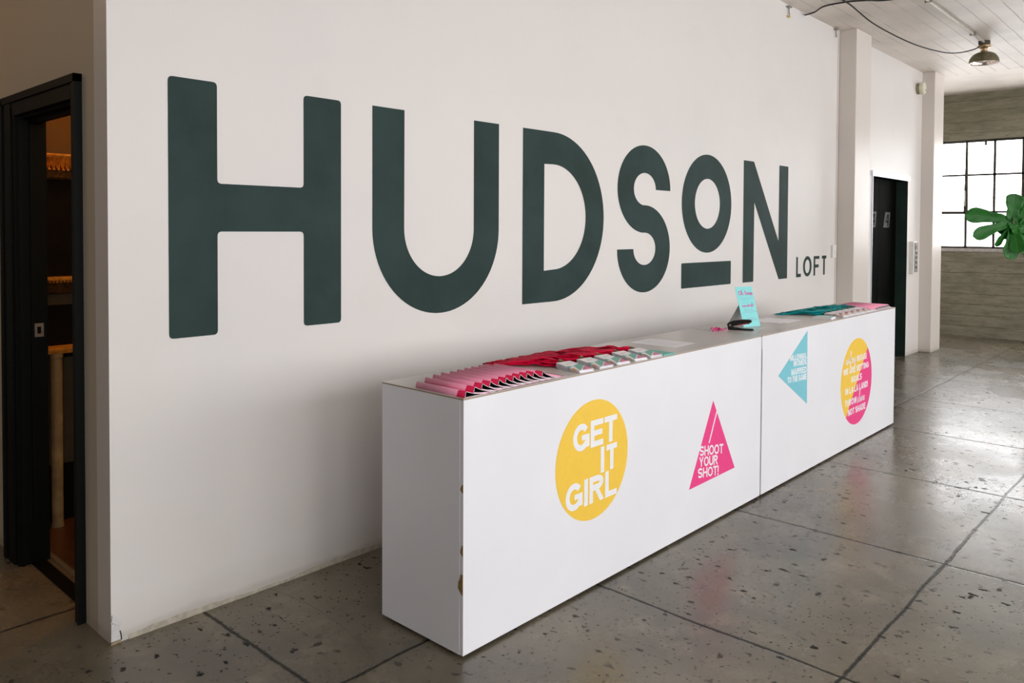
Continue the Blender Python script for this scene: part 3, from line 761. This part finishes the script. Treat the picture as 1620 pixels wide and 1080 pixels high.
m3 = MB(); script_mb(m3, 'shine', fn, 4.635, 4.79, .298, .062, .006, (0, -.0003, 0))
p2('script_lettering', m2, M_WHT, d4); p2('script_lettering', m3, M_WHT, d4)

# ------------------------------------------------------------------ folded pink booklets
NEARW = .145
def shingle(xs, w, t0, n=40, thr=lambda s: .8*(1-s)**3.2+.2*(1-s)):
    prev = []; res = []
    def topof(prev, x):
        z = 0
        for (x0, tops) in prev[-5:]:
            s = (x-x0)/w
            if 0 <= s <= 1:
                k = s*n; i = min(int(k), n-1); z = max(z, tops[i]+(tops[i+1]-tops[i])*(k-i))
        return z
    for x0 in xs:
        bot = [topof(prev, x0+w*i/n)+.0004 for i in range(n+1)]
        top = []
        for i in range(n+1):
            s = i/n
            th = t0*thr(s)*min(1, math.sqrt(max(0, 1-(1-min(s/.07, 1))**2)))+.0016
            top.append(bot[i]+th)
        prev.append((x0, [z for z in top])); res.append((x0, bot, top))
    return res
ORD = ['first', 'second', 'third', 'fourth', 'fifth', 'sixth', 'seventh', 'eighth', 'ninth', 'tenth', 'eleventh', 'twelfth']
def make_booklets(xs, w, t0, ys, length, far):
    n = 30
    for i, (x0, bot, top) in enumerate(shingle(xs, w, t0, n)):
        y0 = ys[i]; y1 = y0+length; org = (x0, (y0+y1)/2, HC)
        if far: lab = 'pink folded booklet, %s in the row at the far end of the counters' % ORD[i]
        else: lab = 'pink folded booklet at the near counter corner, %s from the near end' % ORD[i]
        if i == len(xs)-1: lab = lab.replace(ORD[i], 'last')
        b = empty('folded_booklet', org, label=lab, cat='booklet', group='pink booklets at the far end' if far else 'pink booklets at the near corner')
        def loop(off, ysh0, ysh1, thick):
            outer = [(w*k/n, bot[k]+off) for k in range(n, -1, -1)]+[(w*k/n, top[k]-off) for k in range(1, n+1)]
            return outer
        lo = loop(0, 0, 0, 0); N = len(lo)
        def inset(pl, d):
            out = []
            for k in range(len(pl)):
                a = Vector(pl[max(k-1, 0)]); c = Vector(pl[min(k+1, len(pl)-1)]); t = (c-a).normalized(); nn = Vector((t.y, -t.x))
                out.append(tuple(Vector(pl[k])+nn*d))
            return out
        # walking right-to-left along the bottom then back along the top: inside lies to the left-hand normal
        li = inset(lo, .0006); lj = inset(li, .0013)
        hl = length/2
        m = MB()
        m.strip([(x, -hl+.0008, z) for x, z in lo], [(x, hl, z) for x, z in lo], (0, 0, 0.0)) if False else None
        vs = [(x, -hl+.001, z) for x, z in lo]+[(x, hl, z) for x, z in lo]+[(x, -hl+.001, z) for x, z in li]+[(x, hl, z) for x, z in li]
        fs = []
        for k in range(N-1):
            fs += [(k, k+1, N+k+1, N+k), (2*N+k, 3*N+k, 3*N+k+1, 2*N+k+1), (k, 2*N+k, 2*N+k+1, k+1), (N+k, N+k+1, 3*N+k+1, 3*N+k)]
        m.add(vs, fs); m.build('cover', M_PINKFAR if far else M_PINKCOV, b, smooth=True, recalc=False)
        m = MB()
        vs = [(x, -hl, z) for x, z in li]+[(x, hl-.001, z) for x, z in li]+[(x, -hl, z) for x, z in lj]+[(x, hl-.001, z) for x, z in lj]
        m.add(vs, [(k, 2*N+k, 2*N+k+1, k+1) for k in range(N-1)]+[(N+k, N+k+1, 3*N+k+1, 3*N+k) for k in range(N-1)], 0)
        m.add(vs, [(2*N+k, 3*N+k, 3*N+k+1, 2*N+k+1) for k in range(N-1)], 1)
        m.build('pages', [M_PAPER, M_DARKPAGE], b, recalc=False)
xs = [.806, .852, .893, .938, .982, 1.024, 1.062, 1.100, 1.136, 1.176, 1.228]
make_booklets(xs, NEARW, .025, [-.990, -.986, -.984, -.980, -.982, -.978, -.980, -.978, -.982, -.980, -.982], .262, False)
xs = [4.985+.031*i for i in range(11)]
make_booklets(xs, .12, .017, [-.985]*11, .27, True)

# ------------------------------------------------------------------ badges on satin lanyards
def badge_card_mb(kind, w, l):
    """printed card lying flat, origin at the middle of its back edge, front towards -y"""
    t = .001
    b = MB().box(-w/2, w/2, -l, 0, 0, t)
    pr = []
    e = .00025
    def q(pts, mt): pr.append((MB().prism([(x*w-w/2, -y*l, t) for x, y in pts], (0, 0, e)), mt))
    if kind == 'red':
        q([(.0, .50), (.0, .60), (.28, .56), (.1, .42)], M_CARDT)
        q([(.12, .66), (.0, .70), (.0, .86), (.03, .9)], M_CARDO)
        q([(.42, .50), (1, .38), (1, .60), (.55, .80), (.15, .97), (.10, .97)], M_CARDT)
        q([(.60, .80), (1, .64), (1, .97), (.3, .97)], M_CARDP)
        q([(.28, .24), (.72, .2), (.74, .24), (.3, .28)], M_GLDINK)
    else:
        q([(.0, .45), (.3, .38), (.4, .5), (.05, .62)], M_CARDR)
        q([(.3, .52), (.6, .42), (.62, .5), (.36, .62)], M_CARDP)
        q([(.5, .62), (.95, .5), (1, .62), (.6, .74)], M_CARDR)
        q([(.05, .74), (.6, .70), (.3, .95), (.02, .93)], M_CARDO)
        q([(.3, .2), (.7, .16), (.7, .2), (.3, .24)], M_GLDINK)
    return b, pr
def ribbon3(path, width, th):
    """flat satin strap that follows a path, lying mostly flat, twisting a little"""
    m = MB(); L = []; R = []; n = len(path)
    for i, (p, tw) in enumerate(path):
        a = Vector(path[max(i-1, 0)][0]); b = Vector(path[min(i+1, n-1)][0]); t = (b-a).normalized()
        side = t.cross(Vector((0, 0, 1))).normalized(); u = side.cross(t)
        d = side*math.cos(tw)+u*math.sin(tw)
        L.append(Vector(p)+d*width/2); R.append(Vector(p)-d*width/2)
    m.strip(L, R, (0, 0, th)); return m
cardmesh = {}
def make_badge(kind, loc, rz, tilt, end, zr, lab, grp, seed):
    rnd = random.Random(seed)
    b = empty('lanyard_badge', loc, rz, label=lab, cat='badge', group=grp)
    b.rotation_euler = (0, 0, rz)
    cw, cl = (.086, .135)
    if kind not in cardmesh:
        cb, pr = badge_card_mb(kind, cw, cl)
        card = cb.build('card', M_PAPER, b); prs = []
        for mb_, mt in pr: prs.append((mb_.build('printed_shape', mt, card)))
        m = MB(); m.tube([(-.006, .002, .003), (-.007, .012, .005), (0, .018, .006), (.007, .012, .005), (.006, .002, .003)], .0016, 6)
        m.box(-.005, .005, .016, .028, .003, .008)
        clip = m.build('clip', M_BRASS, b)
        cardmesh[kind] = (card, clip)
    else:
        card0, clip0 = cardmesh[kind]
        card = card0.copy(); C.objects.link(card); card.parent = b
        for ch in card0.children: c = ch.copy(); C.objects.link(c); c.parent = card
        clip = clip0.copy(); C.objects.link(clip); clip.parent = b
    card.rotation_euler = (tilt, 0, 0); clip.rotation_euler = (0, 0, rnd.uniform(-.3, .3))
    # strap: two strands out to the far bend and back, in the badge's own frame
    ex_, ey_ = end[0]-loc[0], end[1]-loc[1]
    cs, sn = math.cos(-rz), math.sin(-rz); ex_, ey_ = ex_*cs-ey_*sn, ex_*sn+ey_*cs
    A = Vector((0, .026, .005)); E_ = Vector((ex_, ey_, 0)); D = E_-Vector((0, .026, 0)); side = Vector((-D.y, D.x, 0)).normalized()
    ph = rnd.uniform(0, 6); pts = []; n = 14
    sp = rnd.uniform(.008, .016)
    zb_ = HC-loc[2]+.0035
    def zz(s): return zb_+zr*(.35+.65*math.sin(math.pi*min(1, s*.9+.1)))*(1-.75*s)+.0035*math.sin(s*17+ph)*(1-s*.6)+.002
    for i in range(n+1):
        s = i/n; p = A+D*s+side*(sp*math.sin(s*math.pi)*1+.012*math.sin(s*5+ph)); p.z = max(zz(s), zb_)
        if s < .12: p.z = max(p.z, .004)
        pts.append((tuple(p), .3*math.sin(s*7+ph)+.1))
    e0 = Vector(pts[-1][0])
    for k in range(1, 4):
        a = math.pi*k/4; q = e0+D.normalized()*.010*math.sin(a)-side*.010*(1-math.cos(a)); q.z = zb_+.001
        pts.append((tuple(q), 0.0))
    for i in range(n, -1, -1):
        s = i/n; p = A+D*s-side*(sp*math.sin(s*math.pi)+.006)+side*.010*math.sin(s*6+ph*2); p.z = max(zz(s)+.003*math.sin(s*23+ph*3), zb_)
        if s < .12: p.z = max(p.z, .005)
        pts.append((tuple(p), -.3*math.sin(s*8+ph)))
    ribbon3(pts, .025, .0009).build('strap', M_REDR if kind == 'red' else M_TEALR, b, smooth=True)
    return b
NST = ['nearest', 'second', 'third', 'fourth', 'fifth', 'sixth']
for k in range(5):
    bx = (1.522+.128*k, 1.522+.128*k)[0]+(.0, .012, .012, .02, .02)[k]; N = 8
    ez = (1.365, 1.47, 1.56, 1.66, 1.74)[k]
    for j in range(N):
        zc = HC+.0008+j*.0033
        top = j == N-1
        lab = ('top white and mint badge on the %s stack with crimson lanyards' if top else 'badge under the top one in the %s stack with crimson lanyards') % NST[k]
        s_ = -.017*j/N*1.6
        make_badge('red', (bx+random.uniform(-.002, .002), -.850+random.uniform(-.003, .003), zc), -.10+random.uniform(-.02, .02), .002+.0158*j,
                   (ez+random.uniform(-.03, .045), -.575+random.uniform(-.01, .012)), .004+.0042*j, lab, 'badges with crimson lanyards', 100+k*20+j)
for k in range(6):
    bx = 4.435+.112*k; N = 6
    for j in range(N):
        top = j == N-1
        lab = ('top white and burgundy badge on the %s stack with teal lanyards' if top else 'badge under the top one in the %s stack with teal lanyards') % NST[k]
        make_badge('teal', (bx+random.uniform(-.002, .002), -.850+random.uniform(-.003, .003), HC+.0008+j*.0038), -.08+random.uniform(-.02, .02), .002+.013*j,
                   (4.25+.13*k+random.uniform(-.02, .06), -.585+random.uniform(-.01, .01)), .004+.0055*j, lab, 'badges with teal lanyards', 400+k*20+j)

# ------------------------------------------------------------------ loose cards and papers on the counter
def sheet(name, pts, z, th, mt, label, cat, group=None, lines=None):
    cx = sum(p[0] for p in pts)/len(pts); cy = sum(p[1] for p in pts)/len(pts)
    m = MB().prism([(x-cx, y-cy, 0) for x, y in pts], (0, 0, th))
    o = m.build(name, mt); o.location = (cx, cy, z); tag(o, label, cat, group)
    if lines:
        g = MB(); A, B, D = Vector((pts[0][0]-cx, pts[0][1]-cy, th)), Vector((pts[1][0]-cx, pts[1][1]-cy, th)), Vector((pts[3][0]-cx, pts[3][1]-cy, th))
        u, v = B-A, D-A
        for a, b, c_, d in lines: g.prism([A+u*a+v*c_, A+u*b+v*c_, A+u*b+v*d, A+u*a+v*d], (0, 0, .0001))
        o2 = g.build('printed_lines', M_GREYINK, o)
    return o
ln = [(.12, .88, .1+.05*i, .108+.05*i) for i in range(16)]
sheet('paper_sheet', [(2.356, -.62), (2.56, -.616), (2.579, -.882), (2.361, -.89)], HC+.0002, .0004, M_PAPER, 'white paper with faint printed lines on the nearer counter unit', 'paper', lines=ln)
sheet('paper_sheet', [(3.775, -.64), (4.01, -.615), (4.04, -.838), (3.80, -.852)], HC+.0002, .0004, M_PAPER, 'white paper on the farther counter unit behind the aqua standing card', 'paper')
sheet('paper_sheet', [(3.70, -.63), (3.90, -.60), (3.93, -.80), (3.75, -.83)], HC+.0008, .0004, M_PAPER, 'upper of two overlapping white papers just right of the aqua standing card', 'paper')
for i in range(4):
    a = .03*i; c_, s_ = math.cos(a-.12), math.sin(a-.12); cx, cy = 2.142-.004*i, -.935
    pts = [(cx+x*c_-y*s_, cy+x*s_+y*c_) for x, y in ((-.045, .065), (.045, .065), (.045, -.062), (-.045, -.062))]
    sheet('leaflet', pts, HC+.0003+i*.0022, .0018, M_TEAL, 'top mint green leaflet beside the fifth crimson badge stack' if i == 3 else 'mint green leaflet under the top one beside the crimson badge stacks', 'leaflet', 'mint green leaflets')
for i in range(5):
    cx, cy = 4.262, -.905; pts = [(cx+x, cy+y+.04*x) for x, y in ((-.055+.001*i, .065), (.052, .06), (.06, -.05), (-.06, -.062))]
    sheet('leaflet', pts, HC+.0003+i*.0023, .0022, M_PAPER if i < 4 else simple('pale_mint_card', (200, 226, 218), .5), 'pale mint card topping the small pile before the teal lanyards' if i == 4 else 'white card in the small pile before the teal lanyards', 'card', 'small pile of cards before the teal lanyards')

# ------------------------------------------------------------------ aqua standing card
bl, brt = Vector((3.40, -.744, HC)), Vector((3.54, -.784, HC))
dv = (brt-bl).normalized(); nv = Vector((.27472, .96152, 0)); topv = nv*.075+Vector((0, 0, .24))
sc_ = empty('standing_card', bl, label='aqua easel card with pink script reading Oh Snap behind the stapler', cat='sign')
W_ = (brt-bl).length
m = MB(); m.prism([Vector((0, 0, 0)), dv*W_, dv*W_+topv, topv], nv*.0015); m.build('card_face', M_SIGNC, sc_)
fnc = lambda p: tuple(dv*(p[0]*W_)+topv*p[1]-nv*.0004)
m = MB(); script_mb(m, 'Oh Snap', fnc, .12, .95, .80, .085, .022, tuple(-nv*.0003)); 
m.build('script_lettering', M_MAG, sc_); m = MB()
script_mb(m, 'nowdrift', fnc, .18, .88, .50, .06, .016, tuple(-nv*.0003))
m.build('script_lettering', M_MAG, sc_)
m = MB()
for z_, a, b in ((.69, .18, .9), (.40, .22, .82), (.355, .14, .95), (.21, .3, .78), (.165, .2, .9)):
    x = a
    while x < b:
        w2 = random.uniform(.02, .05); m.prism([fnc((x, z_)), fnc((x+w2, z_)), fnc((x+w2, z_+.012)), fnc((x, z_+.012))], -nv*.0003); x += w2+.012
m.build('small_print', simple('faint_lilac_ink', (150, 176, 200), .6), sc_)
m = MB(); hp = topv*.62
m.prism([dv*.02+hp, dv*(W_-.02)+hp, dv*(W_-.02)+nv*.15, dv*.02+nv*.15], nv*.0015); m.build('easel_back', M_SIGNB, sc_)

# ------------------------------------------------------------------ stapler
sp = empty('stapler', (3.257, -.795, HC), math.atan2(-.120, .057), label='open black stapler in front of the aqua standing card', cat='stapler')
def outline_prism(pts, wd): return MB().prism([(x, -wd/2, z) for x, z in pts], (0, wd, 0))
outline_prism([(-.070, .0), (.068, .0), (.074, .004), (.072, .010), (.02, .011), (-.035, .016), (-.052, .026), (-.070, .028), (-.076, .014)], .036).build('base', M_BLKPL, sp, bevel=.003)
outline_prism([(-.078, .024), (-.066, .018), (-.03, .026), (.0, .036), (.055, .046), (.064, .050), (.062, .060), (.052, .064), (.01, .063), (-.04, .056), (-.068, .044), (-.078, .034)], .034).build('top_arm', M_BLKPL, sp, bevel=.004)
outline_prism([(-.04, .0225), (.045, .038), (.044, .0425), (-.02, .033)], .016).build('magazine', simple('pink_metal', (214, 96, 128), .3, Metallic=.3), sp)
outline_prism([(.043, .037), (.052, .039), (.051, .045), (.043, .043)], .017).build('magazine_tip', M_CHROME, sp)
m = MB(); m.lathe([(0, -.0195), (.006, -.0195), (.006, .0195), (0, .0195)], (-.060, 0, .029), 14, axis='y'); m.build('hinge_pin', M_CHROME, sp)
outline_prism([(.056, .0102), (.068, .0102), (.066, .0118), (.058, .0118)], .018).build('anvil', M_CHROME, sp)

# ------------------------------------------------------------------ hot pink ribbon bits
rbn = MB(); rr = random.Random(5)
for k in range(9):
    cx, cy = rr.uniform(-.042, .045), rr.uniform(-.028, .028); a = rr.uniform(0, 6); L_ = rr.uniform(.02, .032); z0 = .002+rr.uniform(0, .006)
    path = []
    for i in range(9):
        s = i/8; th = a+s*rr.choice((2.2, 2.8)); path.append(((cx+L_*(s-.5)*math.cos(a)+.008*math.sin(th), cy+L_*(s-.5)*math.sin(a)+.008*math.cos(th), z0+.016*math.sin(s*math.pi)), .8*math.sin(s*5+k)))
    Lr = ribbon3(path, .009, .0012); rbn.add(Lr.v, Lr.f)
o = rbn.build('ribbon_scraps', M_HOTP); o.location = (3.062, -.755, HC+.004); tag(o, 'small tangled heap of hot pink ribbon left of the stapler', 'ribbon')

# ------------------------------------------------------------------ ceiling lamp, cables, conduit
LX, LY = 8.31, -.955
lp = empty('ceiling_lamp', (LX, LY, H_CEIL), label='small domed metal lamp fixed to the white board ceiling', cat='lamp')
m = MB(); m.lathe([(.0, 0), (.055, 0), (.055, -.035), (.0, -.035)], (0, 0, 0), 16); m.build('junction_box', simple('dark_box_metal', (70, 66, 56), .4, Metallic=.6), lp)
m = MB(); m.lathe([(.045, -.035), (.062, -.05), (.062, -.06), (.04, -.075), (.02, -.085), (.035, -.095), (.034, -.103), (.022, -.112)], (0, 0, 0), 24); m.build('lamp_holder', simple('warm_metal', (206, 178, 140), .25, Metallic=.8), lp, smooth=True)
pr = []
for i in range(13):
    a = math.pi/2*i/12; pr.append((.024+.116*math.sin(a), -.112-.108*(1-math.cos(a))))
inn = [(r-.003 if r > .03 else r, h-.003) for r, h in pr][::-1]
m = MB(); m.lathe(pr+[(.143, -.226)], (0, 0, 0), 40, 0); m.lathe([(.140, -.226)]+[(max(r-.004, .001), h-.004) for r, h in pr][::-1], (0, 0, 0), 40, 1)
m.build('lamp_shade', [simple('aged_aluminium', (128, 122, 98), .38, .1, 30, Metallic=.7), simple('ribbed_reflector', (240, 228, 220), .15, .1, 60, Metallic=.9)], lp, smooth=True, recalc=False)
m = MB(); m.lathe([(.0, -.115), (.014, -.12), (.016, -.145), (.030, -.175), (.030, -.195), (.018, -.212), (.0, -.216)], (0, 0, 0), 20); m.build('bulb', simple('frosted_bulb', (240, 232, 220), .3), lp, smooth=True)

def spline(pts, n=8): return [tuple(Vector(q)) for q in smooth([tuple(p) for p in pts], n)]
o = MB().tube(spline([(4.9, -.24, 3.476), (5.4, -.34, 3.476), (5.831, -.432, 3.462), (6.278, -.526, 3.34), (6.88, -.652, 3.262), (7.4, -.761, 3.252), (7.75, -.83, 3.285), (8.088, -.905, 3.365), (8.275, -.945, 3.44)]), .006, 8).build('hanging_cable', M_RUBBER, smooth=True)
tag(o, 'black cable sagging below the ceiling towards the domed lamp', 'cable')
o = MB().tube(spline([(6.05, -.002, 3.468), (5.99, -.06, 3.455), (5.96, -.124, 3.455), (5.86, -.25, 3.462), (5.90, -.42, 3.474), (5.97, -.56, 3.476), (6.1, -.8, 3.476), (6.1, -1.8, 3.476)]), .007, 8).build('ceiling_cable', M_RUBBER, smooth=True)
tag(o, 'dark cable running from the top of the wall across the ceiling boards', 'cable')
cdt = empty('metal_conduit', (7.2, -.96, H_CEIL), label='thin painted conduit running along the ceiling to the domed lamp', cat='conduit')
MB().tube([(-4.0, 0, -.016), (1.06, .0, -.016)], .013, 10).build('pipe', simple('painted_pipe', (196, 190, 178), .5), cdt, smooth=True)
for x in (-.9, .62, -2.5): MB().box(x-.012, x+.012, -.028, .028, -.032, 0).build('pipe_clamp', M_METAL, cdt)
for loc, lab, yel in (((5.66, -.015, 3.45), 'small metal hook with a yellow tag at the top of the wall above the lettering', True), ((6.75, -.015, 3.46), 'small grey bracket at the top of the wall beside the pillar', False)):
    hk = empty('ceiling_hook', loc, label=lab, cat='hook')
    MB().box(-.03, .03, -.015, .015, .0, .012).build('plate', M_METAL, hk)
    MB().tube([(0, 0, .002), (0, 0, -.035), (.012, 0, -.055), (.0, 0, -.07)], .005, 6).build('hook', M_METAL, hk)
    if yel: MB().box(-.012, .012, -.006, .002, -.085, -.068).build('tag', simple('yellow_plastic', (226, 176, 40), .5), hk)

# ------------------------------------------------------------------ fiddle-leaf fig
RV, FV = Vector((.677, -.736, 0)), Vector((.736, .677, 0)); P0 = Vector((6.0, -1.69, 1.5)); K = 1/205
def wp(px, py, d=0): return P0+RV*((px-1612)*K)+Vector((0, 0, (367-py)*K))+FV*d
pl = empty('fiddle_leaf_fig', (6.0+RV.x*.32, -1.69+RV.y*.32, 0), label='fiddle-leaf fig with large dark green leaves reaching in front of the window', cat='plant')
po = Vector(pl.location)
m = MB(); m.lathe([(.0, 0), (.15, 0), (.19, .34), (.20, .36), (.18, .36), (.17, .30)], (0, 0, 0), 32); m.build('pot', M_POT, pl, smooth=False)
m = MB(); m.lathe([(.0, .315), (.172, .31)], (0, 0, 0), 32); m.build('soil', M_SOIL, pl)
trunk = [(0, 0, .30), (.01, .0, .7), (-.01, .01, 1.05), (.0, .0, 1.35), (.02, .0, 1.7), (.03, -.01, 2.0)]
MB().tube(spline(trunk, 4), [.024-.010*i/20 for i in range(21)], 10).build('trunk', M_BARK, pl, smooth=True)
hub = wp(1614, 362)-po
MB().tube(spline([(.0, 0, 1.22), tuple(Vector((0, 0, 1.36)).lerp(hub, .45)+Vector((0, 0, -.03))), tuple(hub), tuple(wp(1604, 350)-po)], 5), .010, 8).build('branch', M_BARK, pl, smooth=True)
PROF = [(0, .0), (.05, .16), (.12, .26), (.22, .32), (.34, .31), (.46, .33), (.58, .40), (.70, .46), (.80, .49), (.88, .45), (.94, .35), (.98, .2), (1, .02)]
def leaf(base, tip, wid, roll, droop, cup=.15):
    base, tip = Vector(base), Vector(tip); ax = tip-base; L = ax.length; ax.normalize()
    view = -FV
    side = ax.cross(view).normalized(); nrm = side.cross(ax).normalized()
    c, s = math.cos(roll), math.sin(roll); side, nrm = side*c+nrm*s, nrm*c-side*s
    vs = []; uvs = []; nu = 9
    ns = 26
    for i in range(ns+1):
        v = i/ns
        for k in range(len(PROF)-1):
            if PROF[k][0] <= v <= PROF[k+1][0]: f = (v-PROF[k][0])/(PROF[k+1][0]-PROF[k][0]); hw = PROF[k][1]+(PROF[k+1][1]-PROF[k][1])*f; break
        for j in range(nu):
            u = j/(nu-1)*2-1
            p = base+ax*(L*v)+side*(u*hw*wid)+nrm*(cup*wid*(abs(u)**1.5)*hw*2*.6+.03*wid*math.sin(v*21+u*2)*abs(u))+Vector((0, 0, -droop*L*(v*v)+droop*L*v))
            vs.append(p); uvs.append((.5+.5*u*hw*2, v))
    fs = [(i*nu+j, i*nu+j+1, (i+1)*nu+j+1, (i+1)*nu+j) for i in range(ns) for j in range(nu-1)]
    me = bpy.data.meshes.new('leaf'); me.from_pydata([tuple(v-po) for v in vs], [], fs); me.materials.append(M_LEAF)
    uv = me.uv_layers.new(name='UVMap')
    for lp_ in me.loops: uv.data[lp_.index].uv = uvs[lp_.vertex_index]
    me.polygons.foreach_set('use_smooth', [True]*len(me.polygons))
    o = bpy.data.objects.new('leaf', me); C.objects.link(o); o.parent = pl
    md = o.modifiers.new('thickness', 'SOLIDIFY'); md.thickness = .0012
    stem = MB().tube([tuple(base-po), tuple((base+ax*.02)-po)], .004, 6)
LE = [((1602, 349), (1533, 339), .125, .12, .10, 0.02), ((1602, 352), (1540, 374), .105, -.1, .05, -.03), ((1603, 352), (1609, 306), .145, .1, .0, .0),
      ((1606, 358), (1594, 409), .14, .15, .0, -.05), ((1606, 356), (1576, 388), .08, .5, .05, -.02), ((1608, 358), (1604, 399), .12, -.5, .0, -.09),
      ((1618, 358), (1624, 402), .15, .3, .0, -.04), ((1612, 356), (1644, 330), .14, .4, .05, .05), ((1606, 356), (1622, 322), .12, -.5, .0, .06),
      ((1614, 360), (1668, 372), .15, .2, .1, -.03), ((1612, 366), (1650, 410), .14, -.2, .05, .04), ((1606, 352), (1588, 366), .10, .4, .05, .05),
      ((1600, 350), (1612, 368), .10, .2, .0, -.03), ((1610, 352), (1598, 378), .10, -.3, .0, .03), ((1622, 344), (1630, 384), .12, .3, 0, .06)]
for (b, t, wd, ro, dr, dd) in LE: leaf(wp(b[0], b[1]), wp(t[0], t[1], dd), wd*1.0, ro, dr)
for k in range(9):                      # the rest of the crown round the trunk, beyond the frame
    a = k*2.4; z = 1.62+.06*k; b = po+Vector((.02*math.cos(a), .02*math.sin(a), z)); t = b+Vector((.24*math.cos(a), .24*math.sin(a), .02))
    if (t-wp(1612, 367)).dot(RV) > .12: leaf(b, t, .12, .3, .1)
